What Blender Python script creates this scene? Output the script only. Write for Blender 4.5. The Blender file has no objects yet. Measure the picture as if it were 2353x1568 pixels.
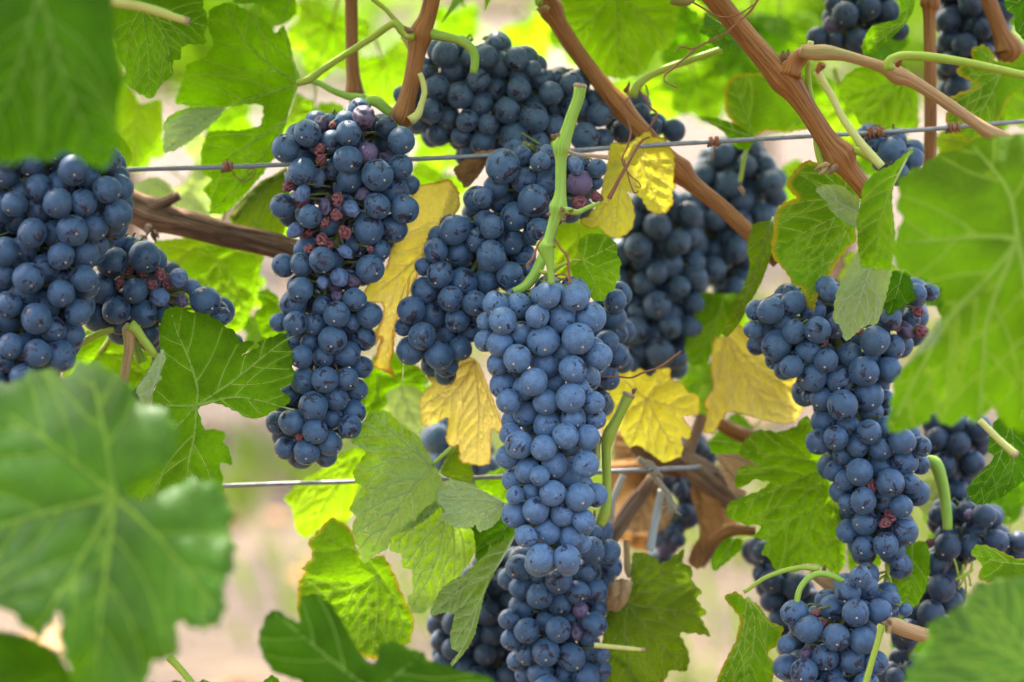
import bpy, bmesh, math, random
import numpy as np
from mathutils import Vector, Matrix, noise
from mathutils.geometry import delaunay_2d_cdt

random.seed(7); rng = np.random.default_rng(7)
sc = bpy.context.scene
COL = sc.collection

# ---------------------------------------------------------------- camera, sky, sun, exposure
FOCUS = 1.05                    # metres to the sharp bunch
WIDE = 0.535                    # metres across the picture at that distance
PW, PH = 2353.0, 1568.0         # survey units across / down the view
S = WIDE / PW                   # metres per survey unit at the sharp distance
PITCH = math.radians(9)
CAM = Vector((0, -FOCUS, 0.95))
FWD = Vector((0, math.cos(PITCH), -math.sin(PITCH)))
RIGHT = Vector((1, 0, 0))
UP = RIGHT.cross(FWD)
cd = bpy.data.cameras.new('camera'); cam = bpy.data.objects.new('camera', cd); COL.objects.link(cam)
cam.location = CAM; cam.rotation_euler = (math.pi/2 - PITCH, 0, 0)
cd.sensor_width = 36; cd.lens = 36*FOCUS/WIDE
cd.clip_start = 0.05; cd.clip_end = 3000
cd.dof.use_dof = True; cd.dof.focus_distance = FOCUS - 0.028; cd.dof.aperture_fstop = 3.9
sc.camera = cam

SUN_EL, SUN_AZ = math.radians(58), math.radians(-28)     # azimuth from +Y (behind the vines) towards -X
w = bpy.data.worlds.new('World'); sc.world = w; w.use_nodes = True
nt = w.node_tree; nt.nodes.clear()
sky = nt.nodes.new('ShaderNodeTexSky'); sky.sky_type = 'NISHITA'; sky.sun_disc = False
sky.sun_elevation = SUN_EL; sky.sun_rotation = SUN_AZ; sky.air_density = 1.0; sky.dust_density = 6.0; sky.ozone_density = 0.4
bg = nt.nodes.new('ShaderNodeBackground'); bg.inputs['Strength'].default_value = 0.15
wo = nt.nodes.new('ShaderNodeOutputWorld')
nt.links.new(sky.outputs[0], bg.inputs[0]); nt.links.new(bg.outputs[0], wo.inputs[0])
sd = bpy.data.lights.new('sun', 'SUN'); sun = bpy.data.objects.new('sun', sd); COL.objects.link(sun)
sd.energy = 2.0; sd.angle = math.radians(0.55); sd.color = (1, 0.95, 0.86)
to_sun = Vector((math.sin(SUN_AZ)*math.cos(SUN_EL), math.cos(SUN_AZ)*math.cos(SUN_EL), math.sin(SUN_EL)))
sun.rotation_euler = to_sun.to_track_quat('Z', 'Y').to_euler()
vs = sc.view_settings
vs.view_transform = 'Standard'; vs.look = 'None'; vs.gamma = 1.0; vs.exposure = 2.75; vs.use_curve_mapping = False
sc.cycles.use_denoising = True; sc.cycles.max_bounces = 5; sc.cycles.transmission_bounces = 4; sc.cycles.diffuse_bounces = 3; sc.cycles.glossy_bounces = 2
sc.cycles.use_adaptive_sampling = True; sc.cycles.adaptive_threshold = 0.02; sc.cycles.caustics_reflective = False; sc.cycles.caustics_refractive = False
sc.cycles.sample_clamp_indirect = 6.0

# ---------------------------------------------------------------- helpers
_ORG = {0: (0, 0, 1.0), 1: (0, 0), 2: (600, 0), 3: (1200, 0), 4: (1860, 0), 5: (0, 550), 6: (600, 550), 7: (1200, 550), 8: (1860, 550),
        9: (0, 1106), 10: (600, 1106), 11: (1200, 1106), 12: (1860, 1106), 13: (1500, 1050, .23447), 14: (850, 1050, .23447)}
def RC(n): return _ORG[n][2] if len(_ORG[n]) > 2 else 0.35178
def R(n, *pts):
    """survey sheet n -> survey units; pts are (x, y[, extra...])"""
    c = RC(n); ox, oy = _ORG[n][0]*.91914, _ORG[n][1]*.91914
    return [(p[0]*c+ox, p[1]*c+oy) + ((p[2]*c,)+tuple(p[3:]) if len(p) > 2 else ()) for p in pts]
def at(x, y, d=0.0):
    k = (FOCUS+d)/FOCUS
    return CAM + FWD*(FOCUS+d) + RIGHT*((x-PW/2)*S*k) + UP*((PH/2-y)*S*k)
def tag(o, label=None, cat=None, group=None, kind=None):
    if label: o['label'] = label
    if cat: o['category'] = cat
    if group: o['group'] = group
    if kind: o['kind'] = kind
    return o
def empty(name, loc, **k):
    o = bpy.data.objects.new(name, None); COL.objects.link(o); o.location = loc
    o.empty_display_size = 0.01
    return tag(o, **k)
def link(name, me, parent=None, mat=None, loc=None):
    o = bpy.data.objects.new(name, me); COL.objects.link(o)
    if mat is not None and not me.materials: me.materials.append(mat)
    if parent is not None: o.parent = parent
    if loc is not None: o.location = loc
    return o
def mesh_from(name, V, F, smooth=True):
    me = bpy.data.meshes.new(name); me.from_pydata([tuple(v) for v in V], [], F); me.update()
    if smooth: me.polygons.foreach_set('use_smooth', [True]*len(me.polygons))
    return me
def catmull(pts, step=1.0):
    """smooth path through points of any dimension"""
    P = [np.array(p, float) for p in pts]
    if len(P) < 3:
        n = max(2, int(np.linalg.norm(P[1]-P[0])/step)); return [P[0]+(P[1]-P[0])*t for t in np.linspace(0, 1, n+1)]
    Q = [2*P[0]-P[1]] + P + [2*P[-1]-P[-2]]; out = []
    for i in range(1, len(Q)-2):
        n = max(2, int(np.linalg.norm(Q[i+1]-Q[i])/step))
        for j in range(n):
            t = j/n; a, b, c, d = Q[i-1], Q[i], Q[i+1], Q[i+2]
            out.append(.5*((2*b)+(-a+c)*t+(2*a-5*b+4*c-d)*t*t+(-a+3*b-3*c+d)*t**3))
    out.append(P[-1]); return out
def tube_data(pts, rad, n=8, rough=0.0, seed=0, V=None, F=None, UV=None, ribs=0):
    """tube through world points with a radius each, closed ends; appends to V, F, UV"""
    V = [] if V is None else V; F = [] if F is None else F; UV = [] if UV is None else UV
    pts = [Vector(p) for p in pts]; base = len(V); m = len(pts)
    nrm = None; L = 0
    for i, p in enumerate(pts):
        t = (pts[min(i+1, m-1)]-pts[max(i-1, 0)])
        if t.length < 1e-9: t = Vector((0, 0, 1))
        t.normalize()
        if nrm is None: nrm = t.orthogonal().normalized()
        nrm = (nrm - t*nrm.dot(t)).normalized(); b = t.cross(nrm)
        if i: L += (p-pts[i-1]).length
        for j in range(n):
            a = 2*math.pi*j/n; r = rad[i]
            if rough:
                q = Vector((math.cos(a)*2.2, math.sin(a)*2.2, L*(35 if ribs else 90)+seed*9.7))
                r *= 1+rough*noise.noise(q)+ (rough*.5*math.sin(a*ribs+3*noise.noise(Vector((0, seed, L*20)))) if ribs else 0)
            V.append(p+nrm*(r*math.cos(a))+b*(r*math.sin(a))); UV.append((j/n, L))
    for i in range(m-1):
        for j in range(n):
            a = base+i*n+j; c = base+i*n+(j+1) % n
            F.append((a, c, c+n, a+n))
    F.append(tuple(base+j for j in reversed(range(n)))); F.append(tuple(base+(m-1)*n+j for j in range(n)))
    return V, F, UV
def tube_mesh(name, V, F, UV=None):
    me = mesh_from(name, V, F)
    if UV:
        at_ = me.attributes.new('along', 'FLOAT_VECTOR', 'POINT')
        at_.data.foreach_set('vector', np.array([(math.cos(u*6.2832), math.sin(u*6.2832), v) for u, v in UV], 'f').ravel())
    return me
def px_path(pts, d, step=8):
    """(x, y, width[, depth offset]) survey points -> world path and radii"""
    q = catmull([(p[0], p[1], p[2], (p[3] if len(p) > 3 else 0)) for p in pts], step)
    return [at(a[0], a[1], d+a[3]) for a in q], [max(.2, a[2])*.55*S*(FOCUS+d+a[3])/FOCUS for a in q]
def stem(name, pts, d, mat, parent=None, n=10, rough=.0, ribs=0, step=8, seed=None):
    w_, r_ = px_path(pts, d, step); o = Vector(w_[0])
    V, F, UV = tube_data([p-o for p in w_], r_, n, rough, random.random()*50 if seed is None else seed, ribs=ribs)
    if parent is not None: o = o - parent.location
    return link(name, tube_mesh(name, V, F, UV), parent, mat, o)

# ---------------------------------------------------------------- materials
class NT:
    def __init__(s, name):
        s.m = bpy.data.materials.new(name); s.m.use_nodes = True; s.t = s.m.node_tree; s.t.nodes.clear()
        s.out = s.n('ShaderNodeOutputMaterial')
    def n(s, typ, ins=None, **k):
        nd = s.t.nodes.new(typ)
        for a, b in k.items(): setattr(nd, a, b)
        for a, b in (ins or {}).items():
            if isinstance(b, bpy.types.NodeSocket): s.t.links.new(b, nd.inputs[a])
            else: nd.inputs[a].default_value = b
        return nd
    def math(s, op, a, b=0.0, c=None):
        nd = s.n('ShaderNodeMath', {0: a, 1: b}, operation=op)
        if c is not None:
            if isinstance(c, bpy.types.NodeSocket): s.t.links.new(c, nd.inputs[2])
            else: nd.inputs[2].default_value = c
        return nd.outputs[0]
    def mix(s, f, a, b):
        nd = s.t.nodes.new('ShaderNodeMix'); nd.data_type = 'RGBA'
        for i, v in ((0, f), (6, a), (7, b)):
            if isinstance(v, bpy.types.NodeSocket): s.t.links.new(v, nd.inputs[i])
            else: nd.inputs[i].default_value = (*v, 1) if isinstance(v, tuple) and len(v) == 3 else v
        return nd.outputs[2]
    def ramp(s, v, lo, hi, a=0.0, b=1.0):
        return s.n('ShaderNodeMapRange', {0: v, 1: lo, 2: hi, 3: a, 4: b}, interpolation_type='SMOOTHSTEP').outputs[0]
    def noise(s, vec, scale, detail=3, rough=.55, w=None, dist=0):
        if w is not None: vec = s.off(vec, w, scale)
        return s.n('ShaderNodeTexNoise', {'Vector': vec, 'Scale': scale, 'Detail': detail, 'Roughness': rough, 'Distortion': dist}).outputs[0]
    def off(s, vec, w, scale):
        return s.n('ShaderNodeVectorMath', {0: vec, 1: s.n('ShaderNodeVectorMath', {0: (1.7/scale, -2.3/scale, 3.1/scale), 1: s.n('ShaderNodeCombineXYZ', {0: w, 1: w, 2: w}).outputs[0]}, operation='MULTIPLY').outputs[0]}, operation='ADD').outputs[0]
    def surf(s, sh): s.t.links.new(sh, s.out.inputs[0]); return s.m
def leaf_mat(name, top, trans, vein=(.30, .42, .10), tfac=.42, rough=.42, edge=None, edge_w=.05, spots=None, spot_lo=.66, var=.35, spec=.4, alt=None, net=.8):
    N = NT(name)
    co = N.n('ShaderNodeTexCoord').outputs['Object']; rnd = N.n('ShaderNodeObjectInfo').outputs['Random']
    w4 = N.math('MULTIPLY', rnd, 37.0)
    vd = N.n('ShaderNodeAttribute', attribute_name='vein_gap').outputs['Fac']
    ed = N.n('ShaderNodeAttribute', attribute_name='rim').outputs['Fac']
    big = N.noise(co, 28, 2, .6, w4); fine = N.noise(co, 420, 2, .65)
    vor = N.n('ShaderNodeTexVoronoi', {'Vector': co, 'Scale': 330.0, 'Randomness': 1.0}, feature='DISTANCE_TO_EDGE').outputs['Distance']
    netv = N.ramp(vor, 0.0, .09, 1, 0); nety = N.math('MULTIPLY', netv, .28*net)
    fb = N.ramp(big, .3, .7); ff = N.ramp(fine, .35, .75, 0, .3); fv = N.ramp(vd, 0.0, 7.0, .4, 0)
    fa = N.ramp(N.noise(co, 14, 2, .5, N.math('ADD', w4, 5.)), .48, .62) if alt is not None else None
    fe = N.math('MULTIPLY', N.ramp(N.math('ADD', ed, N.math('MULTIPLY', N.math('SUBTRACT', big, .5), edge_w*2.4)), 0, edge_w, 1, 0), .9) if edge is not None else None
    fs = N.ramp(N.noise(co, 75, 3, .6, N.math('ADD', w4, 11.)), spot_lo, spot_lo+.07) if spots is not None else None
    def tint(c):
        a = N.mix(fb, tuple(v*(1-var) for v in c), tuple(min(.9, v*(1+var)) for v in c))
        if fa: a = N.mix(fa, a, alt)
        a = N.mix(ff, a, tuple(v*.62 for v in c)); a = N.mix(nety, a, vein); a = N.mix(fv, a, vein)
        if fe: a = N.mix(fe, a, edge)
        if fs: a = N.mix(fs, a, spots)
        return a
    b1 = N.n('ShaderNodeBump', {'Height': N.math('ADD', N.math('MINIMUM', vor, .25), N.math('MULTIPLY', fine, .5)), 'Strength': .6, 'Distance': .0011}).outputs[0]
    p = N.n('ShaderNodeBsdfPrincipled', {'Base Color': tint(top), 'Roughness': N.ramp(fine, .2, .8, rough-.06, rough+.14), 'Specular IOR Level': spec, 'Normal': b1})
    t = N.n('ShaderNodeBsdfTranslucent', {'Color': tint(trans), 'Normal': b1})
    return N.surf(N.n('ShaderNodeMixShader', {0: tfac, 1: p.outputs[0], 2: t.outputs[0]}).outputs[0])
LM = {
 'green':  leaf_mat('leaf_green', (.055, .155, .001), (.23, .50, .001), vein=(.24, .40, .012), tfac=.44, spec=.07, rough=.55),
 'fresh':  leaf_mat('leaf_fresh_green', (.068, .172, .001), (.28, .56, .001), vein=(.32, .46, .02), tfac=.46, spec=.08, rough=.55),
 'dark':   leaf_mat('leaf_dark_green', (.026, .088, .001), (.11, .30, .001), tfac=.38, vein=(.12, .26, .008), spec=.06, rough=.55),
 'blue':   leaf_mat('leaf_blue_green', (.033, .110, .002), (.17, .40, .001), tfac=.36, rough=.40, spec=.20, vein=(.18, .34, .010)),
 'lime':   leaf_mat('leaf_lime', (.10, .24, .001), (.28, .58, .002), tfac=.52, alt=(.26, .42, .004), spec=.06, vein=(.40, .56, .03)),
 'pale':   leaf_mat('leaf_pale_underside', (.30, .38, .13), (.45, .60, .09), vein=(.46, .54, .26), tfac=.38, rough=.55, var=.18, spec=.15),
 'under':  leaf_mat('leaf_green_underside', (.125, .235, .012), (.36, .60, .005), vein=(.36, .47, .12), tfac=.44, rough=.42, spec=.28, alt=(.22, .33, .06), spots=(.22, .10, .05), spot_lo=.71),
 'yellow': leaf_mat('leaf_yellow', (.84, .59, .075), (.92, .70, .06), vein=(.84, .64, .18), tfac=.56, rough=.5, spots=(.20, .08, .015), spot_lo=.69, edge=(.42, .19, .02), edge_w=.016, var=.12, alt=(.86, .65, .14), net=.4, spec=.12),
 'lemon':  leaf_mat('leaf_lemon', (.85, .66, .045), (.92, .76, .04), vein=(.84, .68, .14), tfac=.56, rough=.5, edge=(.36, .20, .015), edge_w=.016, var=.12, alt=(.86, .72, .18), spots=(.26, .13, .02), spot_lo=.71, net=.4, spec=.12),
 'olive':  leaf_mat('leaf_olive', (.070, .125, .001), (.20, .32, .002), tfac=.38, spots=(.20, .09, .02), spot_lo=.70, spec=.1, vein=(.2, .28, .02)),
 'rusty':  leaf_mat('leaf_green_rusty_edge', (.075, .19, .001), (.23, .46, .002), vein=(.28, .42, .02), tfac=.44, edge=(.44, .32, .01), edge_w=.035, spots=(.28, .12, .02), spot_lo=.70, spec=.08),
 'dry':    leaf_mat('leaf_dry_brown', (.30, .145, .045), (.44, .2, .05), vein=(.40, .22, .09), tfac=.22, rough=.7, var=.45, spec=.15, alt=(.46, .29, .13)),
 'tan':    leaf_mat('leaf_dry_tan', (.48, .26, .115), (.55, .32, .13), vein=(.55, .37, .2), tfac=.25, rough=.7, var=.25, spec=.15),
}
def vein_mat(name, c):
    N = NT(name); co = N.n('ShaderNodeTexCoord').outputs['Object']
    a = N.mix(N.noise(co, 300, 2), tuple(v*.85 for v in c), c)
    p = N.n('ShaderNodeBsdfPrincipled', {'Base Color': a, 'Roughness': .5, 'Specular IOR Level': .25}); t = N.n('ShaderNodeBsdfTranslucent', {'Color': tuple(min(.95, v**.3) for v in c)+(1,)})
    return N.surf(N.n('ShaderNodeMixShader', {0: .72, 1: p.outputs[0], 2: t.outputs[0]}).outputs[0])
VM = {k: vein_mat('vein_'+k, c) for k, c in dict(fresh=(.38, .52, .05), green=(.42, .56, .07), dark=(.30, .44, .05), blue=(.28, .44, .03), lime=(.46, .62, .04), pale=(.48, .56, .28), under=(.38, .48, .14),
      yellow=(.86, .68, .2), lemon=(.86, .74, .14), olive=(.32, .38, .05), rusty=(.44, .55, .07), dry=(.3, .16, .06), tan=(.45, .28, .14)).items()}

def bark_mat(name, c0, c1, c2, rough=.6, stretch=3.0, scale=95, bump=.8, spec=.25, tint_green=None):
    N = NT(name)
    al = N.n('ShaderNodeAttribute', attribute_name='along').outputs['Vector']
    rnd = N.math('MULTIPLY', N.n('ShaderNodeObjectInfo').outputs['Random'], 31.0)
    v = N.n('ShaderNodeVectorMath', {0: al, 1: (stretch, stretch, scale*.22)}, operation='MULTIPLY').outputs[0]
    fib = N.noise(v, 1.6, 5, .7, rnd); v2 = N.n('ShaderNodeVectorMath', {0: al, 1: (1.2, 1.2, scale*.45)}, operation='MULTIPLY').outputs[0]
    big = N.noise(v2, 1.0, 3, .6, rnd)
    a = N.mix(N.ramp(fib, .32, .68), c0, c1); a = N.mix(N.ramp(big, .5, .75), a, c2)
    if tint_green: a = N.mix(N.ramp(N.noise(v2, .35, 2, .5, N.math('ADD', rnd, 3.)), .45, .65), a, tint_green)
    b = N.n('ShaderNodeBump', {'Height': fib, 'Strength': bump, 'Distance': .0012}).outputs[0]
    return N.surf(N.n('ShaderNodeBsdfPrincipled', {'Base Color': a, 'Roughness': rough, 'Specular IOR Level': spec, 'Normal': b}).outputs[0])
CANE = bark_mat('cane_bark', (.17, .050, .009), (.47, .195, .048), (.36, .130, .027), .48)
CANE2 = bark_mat('cane_bark_light', (.40, .20, .075), (.58, .34, .15), (.50, .30, .10), .5, tint_green=(.36, .33, .08))
OLD = bark_mat('old_bark', (.07, .030, .014), (.38, .20, .10), (.25, .105, .04), .75, stretch=2.6, scale=60, bump=1.0)
OLDT = bark_mat('old_bark_tan', (.16, .085, .045), (.40, .25, .15), (.30, .17, .09), .75, stretch=2.6, scale=60, bump=1.0)
GREENS = bark_mat('green_shoot', (.22, .36, .035), (.34, .50, .06), (.38, .44, .07), .45, stretch=2.5, bump=.15)
PETI = bark_mat('petiole_green', (.26, .36, .025), (.40, .46, .05), (.42, .38, .07), .45, stretch=2, bump=.12)
PETY = bark_mat('petiole_pale', (.52, .52, .11), (.64, .58, .18), (.60, .46, .14), .5, stretch=2, bump=.12)
TEND = bark_mat('tendril_brown', (.20, .07, .03), (.36, .14, .06), (.30, .16, .06), .6, bump=.2)
CUT = bark_mat('cut_wood', (.34, .20, .10), (.56, .42, .26), (.28, .14, .06), .7, stretch=3, bump=.5)
BUDM = bark_mat('bud_scales', (.20, .095, .04), (.42, .26, .13), (.30, .15, .06), .7, stretch=2.5, bump=.8)
RACH = bark_mat('bunch_stalk', (.13, .16, .025), (.20, .19, .04), (.18, .085, .035), .55, stretch=2, bump=.2)
TWINE = bark_mat('twine', (.50, .40, .24), (.70, .60, .42), (.58, .47, .30), .85, stretch=8, scale=300, bump=1.0)
PLAST = bark_mat('grey_cord', (.40, .40, .33), (.52, .52, .44), (.46, .45, .38), .6, bump=.2)
def wire_mat():
    N = NT('wire_steel'); al = N.n('ShaderNodeAttribute', attribute_name='along').outputs['Vector']
    v = N.n('ShaderNodeVectorMath', {0: al, 1: (1.5, 1.5, 120)}, operation='MULTIPLY').outputs[0]
    n = N.noise(v, 1.5, 5, .7)
    a = N.mix(N.ramp(n, .35, .6), (.17, .165, .16), (.30, .30, .295)); a = N.mix(N.ramp(N.noise(v, .4, 4, .7), .62, .72), a, (.16, .10, .06))
    return N.surf(N.n('ShaderNodeBsdfPrincipled', {'Base Color': a, 'Metallic': .55, 'Roughness': N.ramp(n, .3, .7, .38, .6)}).outputs[0])
WIRE = wire_mat()

def grape_mat(name, bloom, rub_lo, speck, purple=0.0):
    N = NT(name)
    tc = N.n('ShaderNodeTexCoord').outputs['Object']; rnd = N.n('ShaderNodeObjectInfo').outputs['Random']
    w4 = N.math('MULTIPLY', rnd, 91.0); w5 = N.math('ADD', w4, 40.0)
    # handled patches where the bloom is wiped off
    lo = N.noise(tc, 1.05, 3, .62, w4, .6)
    fine = N.noise(tc, 6.5, 3, .7, w5)
    patch = N.ramp(N.math('ADD', lo, N.math('MULTIPLY', N.math('SUBTRACT', fine, .5), .22)), rub_lo, rub_lo+.045)
    st = N.n('ShaderNodeVectorMath', {0: tc, 1: (2.2, 9.0, 3.0)}, operation='MULTIPLY').outputs[0]
    scr = N.ramp(N.noise(st, 1.5, 4, .75, w4, .8), .59, .635); gate = N.ramp(N.noise(tc, 1.3, 2, .5, w5), .40, .56)
    scr = N.math('MULTIPLY', N.math('MULTIPLY', scr, gate), .85)
    vo = N.n('ShaderNodeTexVoronoi', {'Vector': N.off(tc, w4, 8.5), 'Scale': 8.5})
    sp = N.math('MULTIPLY', N.ramp(vo.outputs['Distance'], .12, .22, 1, 0), N.ramp(N.noise(tc, 1.6, 2, .5, w4), .62-speck, .80-speck))
    bare = N.math('MINIMUM', N.math('ADD', N.math('ADD', patch, scr), N.math('MULTIPLY', sp, .8)), 1.0)
    bl = N.mix(N.ramp(N.noise(tc, 2.2, 3, .6, w5), .3, .7), tuple(v*.74 for v in bloom), tuple(min(1, v*1.18) for v in bloom))
    bl = N.mix(N.ramp(rnd, .0, 1.0, 0, .30), bl, tuple(v*q for v, q in zip(bloom, (.72, .74, .80))))
    bl = N.mix(N.ramp(N.noise(tc, .9, 2, .5, w5), .6, .85, 0, .18+purple*.5), bl, (bloom[0]*1.15+.02, bloom[1]*.72, bloom[2]*.74))
    skin = N.mix(N.ramp(fine, .3, .7), (.010, .009, .016), (.030, .022, .040))
    if purple: skin = N.mix(purple, skin, (.10, .02, .035)); bl = N.mix(purple, bl, (.20, .075, .11))
    c = N.mix(N.math('MULTIPLY', bare, .93), bl, skin)
    du = N.n('ShaderNodeTexVoronoi', {'Vector': N.off(tc, w5, 17.), 'Scale': 17.0}).outputs['Distance']
    dust = N.math('MULTIPLY', N.ramp(du, .05, .10, 1, 0), N.ramp(N.noise(tc, 2.4, 2, .5, w4), .60, .68))
    c = N.mix(N.math('MULTIPLY', dust, .7), c, (.45, .40, .33))
    ro = N.n('ShaderNodeMapRange', {0: bare, 1: 0, 2: 1, 3: .50, 4: .2}).outputs[0]
    b = N.n('ShaderNodeBump', {'Height': fine, 'Strength': .10, 'Distance': .0008}).outputs[0]
    p = N.n('ShaderNodeBsdfPrincipled', {'Base Color': c, 'Roughness': ro, 'Specular IOR Level': .42, 'Normal': b, 'Sheen Weight': .16, 'Sheen Roughness': .45, 'Sheen Tint': (.62, .80, 1, 1)})
    return N.surf(p.outputs[0])
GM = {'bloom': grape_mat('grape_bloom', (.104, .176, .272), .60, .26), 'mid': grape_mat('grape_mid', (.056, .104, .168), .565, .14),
      'slate': grape_mat('grape_slate', (.062, .098, .140), .58, .03), 'dusk': grape_mat('grape_dusk', (.044, .084, .138), .565, .08),  # second entry has leaf shade put into its bloom colour; thinner bloom is real
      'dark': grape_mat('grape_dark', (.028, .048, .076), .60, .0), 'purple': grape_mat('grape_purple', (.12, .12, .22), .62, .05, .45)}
def raisin_mat(name, a, b, c, ro):
    N = NT(name); tc = N.n('ShaderNodeTexCoord').outputs['Object']; w4 = N.math('MULTIPLY', N.n('ShaderNodeObjectInfo').outputs['Random'], 50.)
    n = N.noise(tc, 2.5, 5, .7, w4); cav = N.n('ShaderNodeNewGeometry').outputs['Pointiness']
    col = N.mix(N.ramp(n, .3, .7), a, b); col = N.mix(N.ramp(cav, .47, .56), col, c)
    bp = N.n('ShaderNodeBump', {'Height': N.noise(tc, 5, 5, .7, w4), 'Strength': .6, 'Distance': .001}).outputs[0]
    return N.surf(N.n('ShaderNodeBsdfPrincipled', {'Base Color': col, 'Roughness': ro, 'Normal': bp, 'Specular IOR Level': .35}).outputs[0])
RAISIN = raisin_mat('raisin_red', (.05, .012, .014), (.17, .04, .038), (.28, .09, .085), .55)
SHRIV = raisin_mat('shrivelled_skin', (.035, .05, .095), (.085, .125, .22), (.12, .17, .28), .5)
SHRIVP = raisin_mat('shrivelled_purple', (.03, .02, .035), (.07, .045, .075), (.14, .10, .15), .42)
TIP = bark_mat('grape_tip', (.55, .36, .18), (.70, .52, .32), (.4, .25, .12), .6, bump=0)

# ---------------------------------------------------------------- ground and the rows beyond
def ground_mat():
    N = NT('vineyard_soil'); co = N.n('ShaderNodeTexCoord').outputs['Object']
    a = N.mix(N.ramp(N.noise(co, 3.2, 4, .65), .38, .62), (.050, .031, .016), (.105, .070, .037))
    a = N.mix(N.ramp(N.noise(co, 12, 4, .7), .42, .62, 0, .55), a, (.055, .033, .02))
    b = N.n('ShaderNodeBump', {'Height': N.noise(co, 14, 5, .7), 'Strength': .9, 'Distance': .06}).outputs[0]
    return N.surf(N.n('ShaderNodeBsdfPrincipled', {'Base Color': a, 'Roughness': .9, 'Normal': b}).outputs[0])
def ground():
    V, F = [], []; xs = np.concatenate([-np.geomspace(1500, 6, 14), np.linspace(-5, 5, 41), np.geomspace(6, 1500, 14)])
    ys = np.concatenate([-np.geomspace(300, 3, 8), np.linspace(-2, 12, 71), np.geomspace(13, 1500, 16)])
    for y in ys:
        for x in xs:
            z = .05*noise.noise(Vector((x*.7, y*.7, 0)))+.025*noise.noise(Vector((x*3, y*3, 5))) if abs(x) < 20 and abs(y) < 30 else 0
            V.append((x, y, z))
    nx = len(xs)
    for i in range(len(ys)-1):
        for j in range(nx-1):
            a = i*nx+j; F.append((a, a+1, a+nx+1, a+nx))
    tag(link('ground', mesh_from('ground', V, F), None, ground_mat()), kind='structure')
ground()

def flat_leaf(size, n=Vector((0, 0, 1)), spin=0.0, c=Vector((0, 0, 0)), curl=.18):
    """a simple five-lobed leaf of 13 rim points, cupped, for foliage read as one mass"""
    rim = [(0, -.12), (.28, -.34), (.36, -.12), (.56, -.05), (.40, .14), (.56, .42), (.27, .40), (.14, .52), (0, .86), (-.14, .52), (-.27, .40), (-.56, .42), (-.40, .14), (-.56, -.05), (-.36, -.12), (-.28, -.34)]
    z = n.normalized(); x = z.orthogonal().normalized(); y = z.cross(x)
    cs, sn = math.cos(spin), math.sin(spin); x, y = x*cs+y*sn, y*cs-x*sn
    pts = [c+z*(-curl*.1*size)]
    for a, b in rim:
        k = 1+random.uniform(-.12, .12); a *= k; b *= k
        pts.append(c+(x*a+y*b+z*(-curl*(a*a+b*b)+.06*random.uniform(-1, 1)))*size)
    return pts
def leaf_mass(name, centres, sizes, mat, parent=None, up=.6, face=None):
    V, F = [], []
    o = Vector(centres[0])
    for c, s_ in zip(centres, sizes):
        n = Vector((random.gauss(0, 1), random.gauss(0, 1)-.3, random.gauss(0, 1)*.8+up))
        if face is not None: n = n*.6+face
        b = len(V); P = flat_leaf(s_, n, random.random()*6.28, Vector(c)-o, random.uniform(.1, .5))
        V += P; k = len(P)-1
        for j in range(k): F.append((b, b+1+j, b+1+(j+1) % k))
    me = mesh_from(name, V, F)
    return link(name, me, parent, mat, o if parent is None else o-parent.location)
def far_vine(x, y, seed, label, h0=.62, h1=1.75, nleaf=520, width=1.15, mat='green'):
    random.seed(seed)
    t = empty('grape_vine', (x, y, 0), label=label, cat='vine', group='vines of the rows beyond')
    pts = [Vector((random.uniform(-.03, .03), random.uniform(-.03, .03), z)) for z in np.linspace(-.05, h0+.1, 6)]
    V, F, UV = tube_data(pts, [.05, .04, .034, .032, .036, .03], 9, .2, seed)
    link('trunk', tube_mesh('trunk', V, F, UV), t, OLD)
    V, F, UV = tube_data([Vector((a, .02*math.sin(a*9), h0+.06+.03*math.sin(a*5))) for a in np.linspace(-width*.5, width*.5, 9)], [.018]*9, 8, .2, seed+1)
    link('arm', tube_mesh('arm', V, F, UV), t, OLD)
    cs = []
    for _ in range(nleaf):
        zz = random.random()**.8; cs.append(Vector((x+random.gauss(0, width*.33), y+random.gauss(0, .17), h0+(h1-h0)*zz)))
    half = len(cs)//2
    for part, mm in ((cs[:half], mat), (cs[half:], 'lime')):
        tag(leaf_mass('foliage', part, [random.uniform(.08, .15) for _ in part], LM[mm], t), kind='stuff')
    return t
far = [(-2.1, 'near the left end of the next row'), (-.98, 'left of the gap in the next row'), (.82, 'right of the gap in the next row'), (1.85, 'near the right end of the next row')]
for i, (x, s_) in enumerate(far):
    far_vine(x, 3.9+.1*(i % 2), 20+i, 'blurred leafy vine '+s_, h0=.74, h1=1.5, nleaf=240, width=.85)
for i, x in enumerate((-3.5, -2.3, -1.15, 1.05, 2.2, 3.3)):
    far_vine(x, 7.2, 40+i, 'blurred leafy vine, '+('leftmost', 'second from the left', 'third from the left', 'third from the right', 'second from the right', 'rightmost')[i]+' in the farthest row', nleaf=300, h0=.6, h1=1.45, width=1.25)
random.seed(7)

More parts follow.
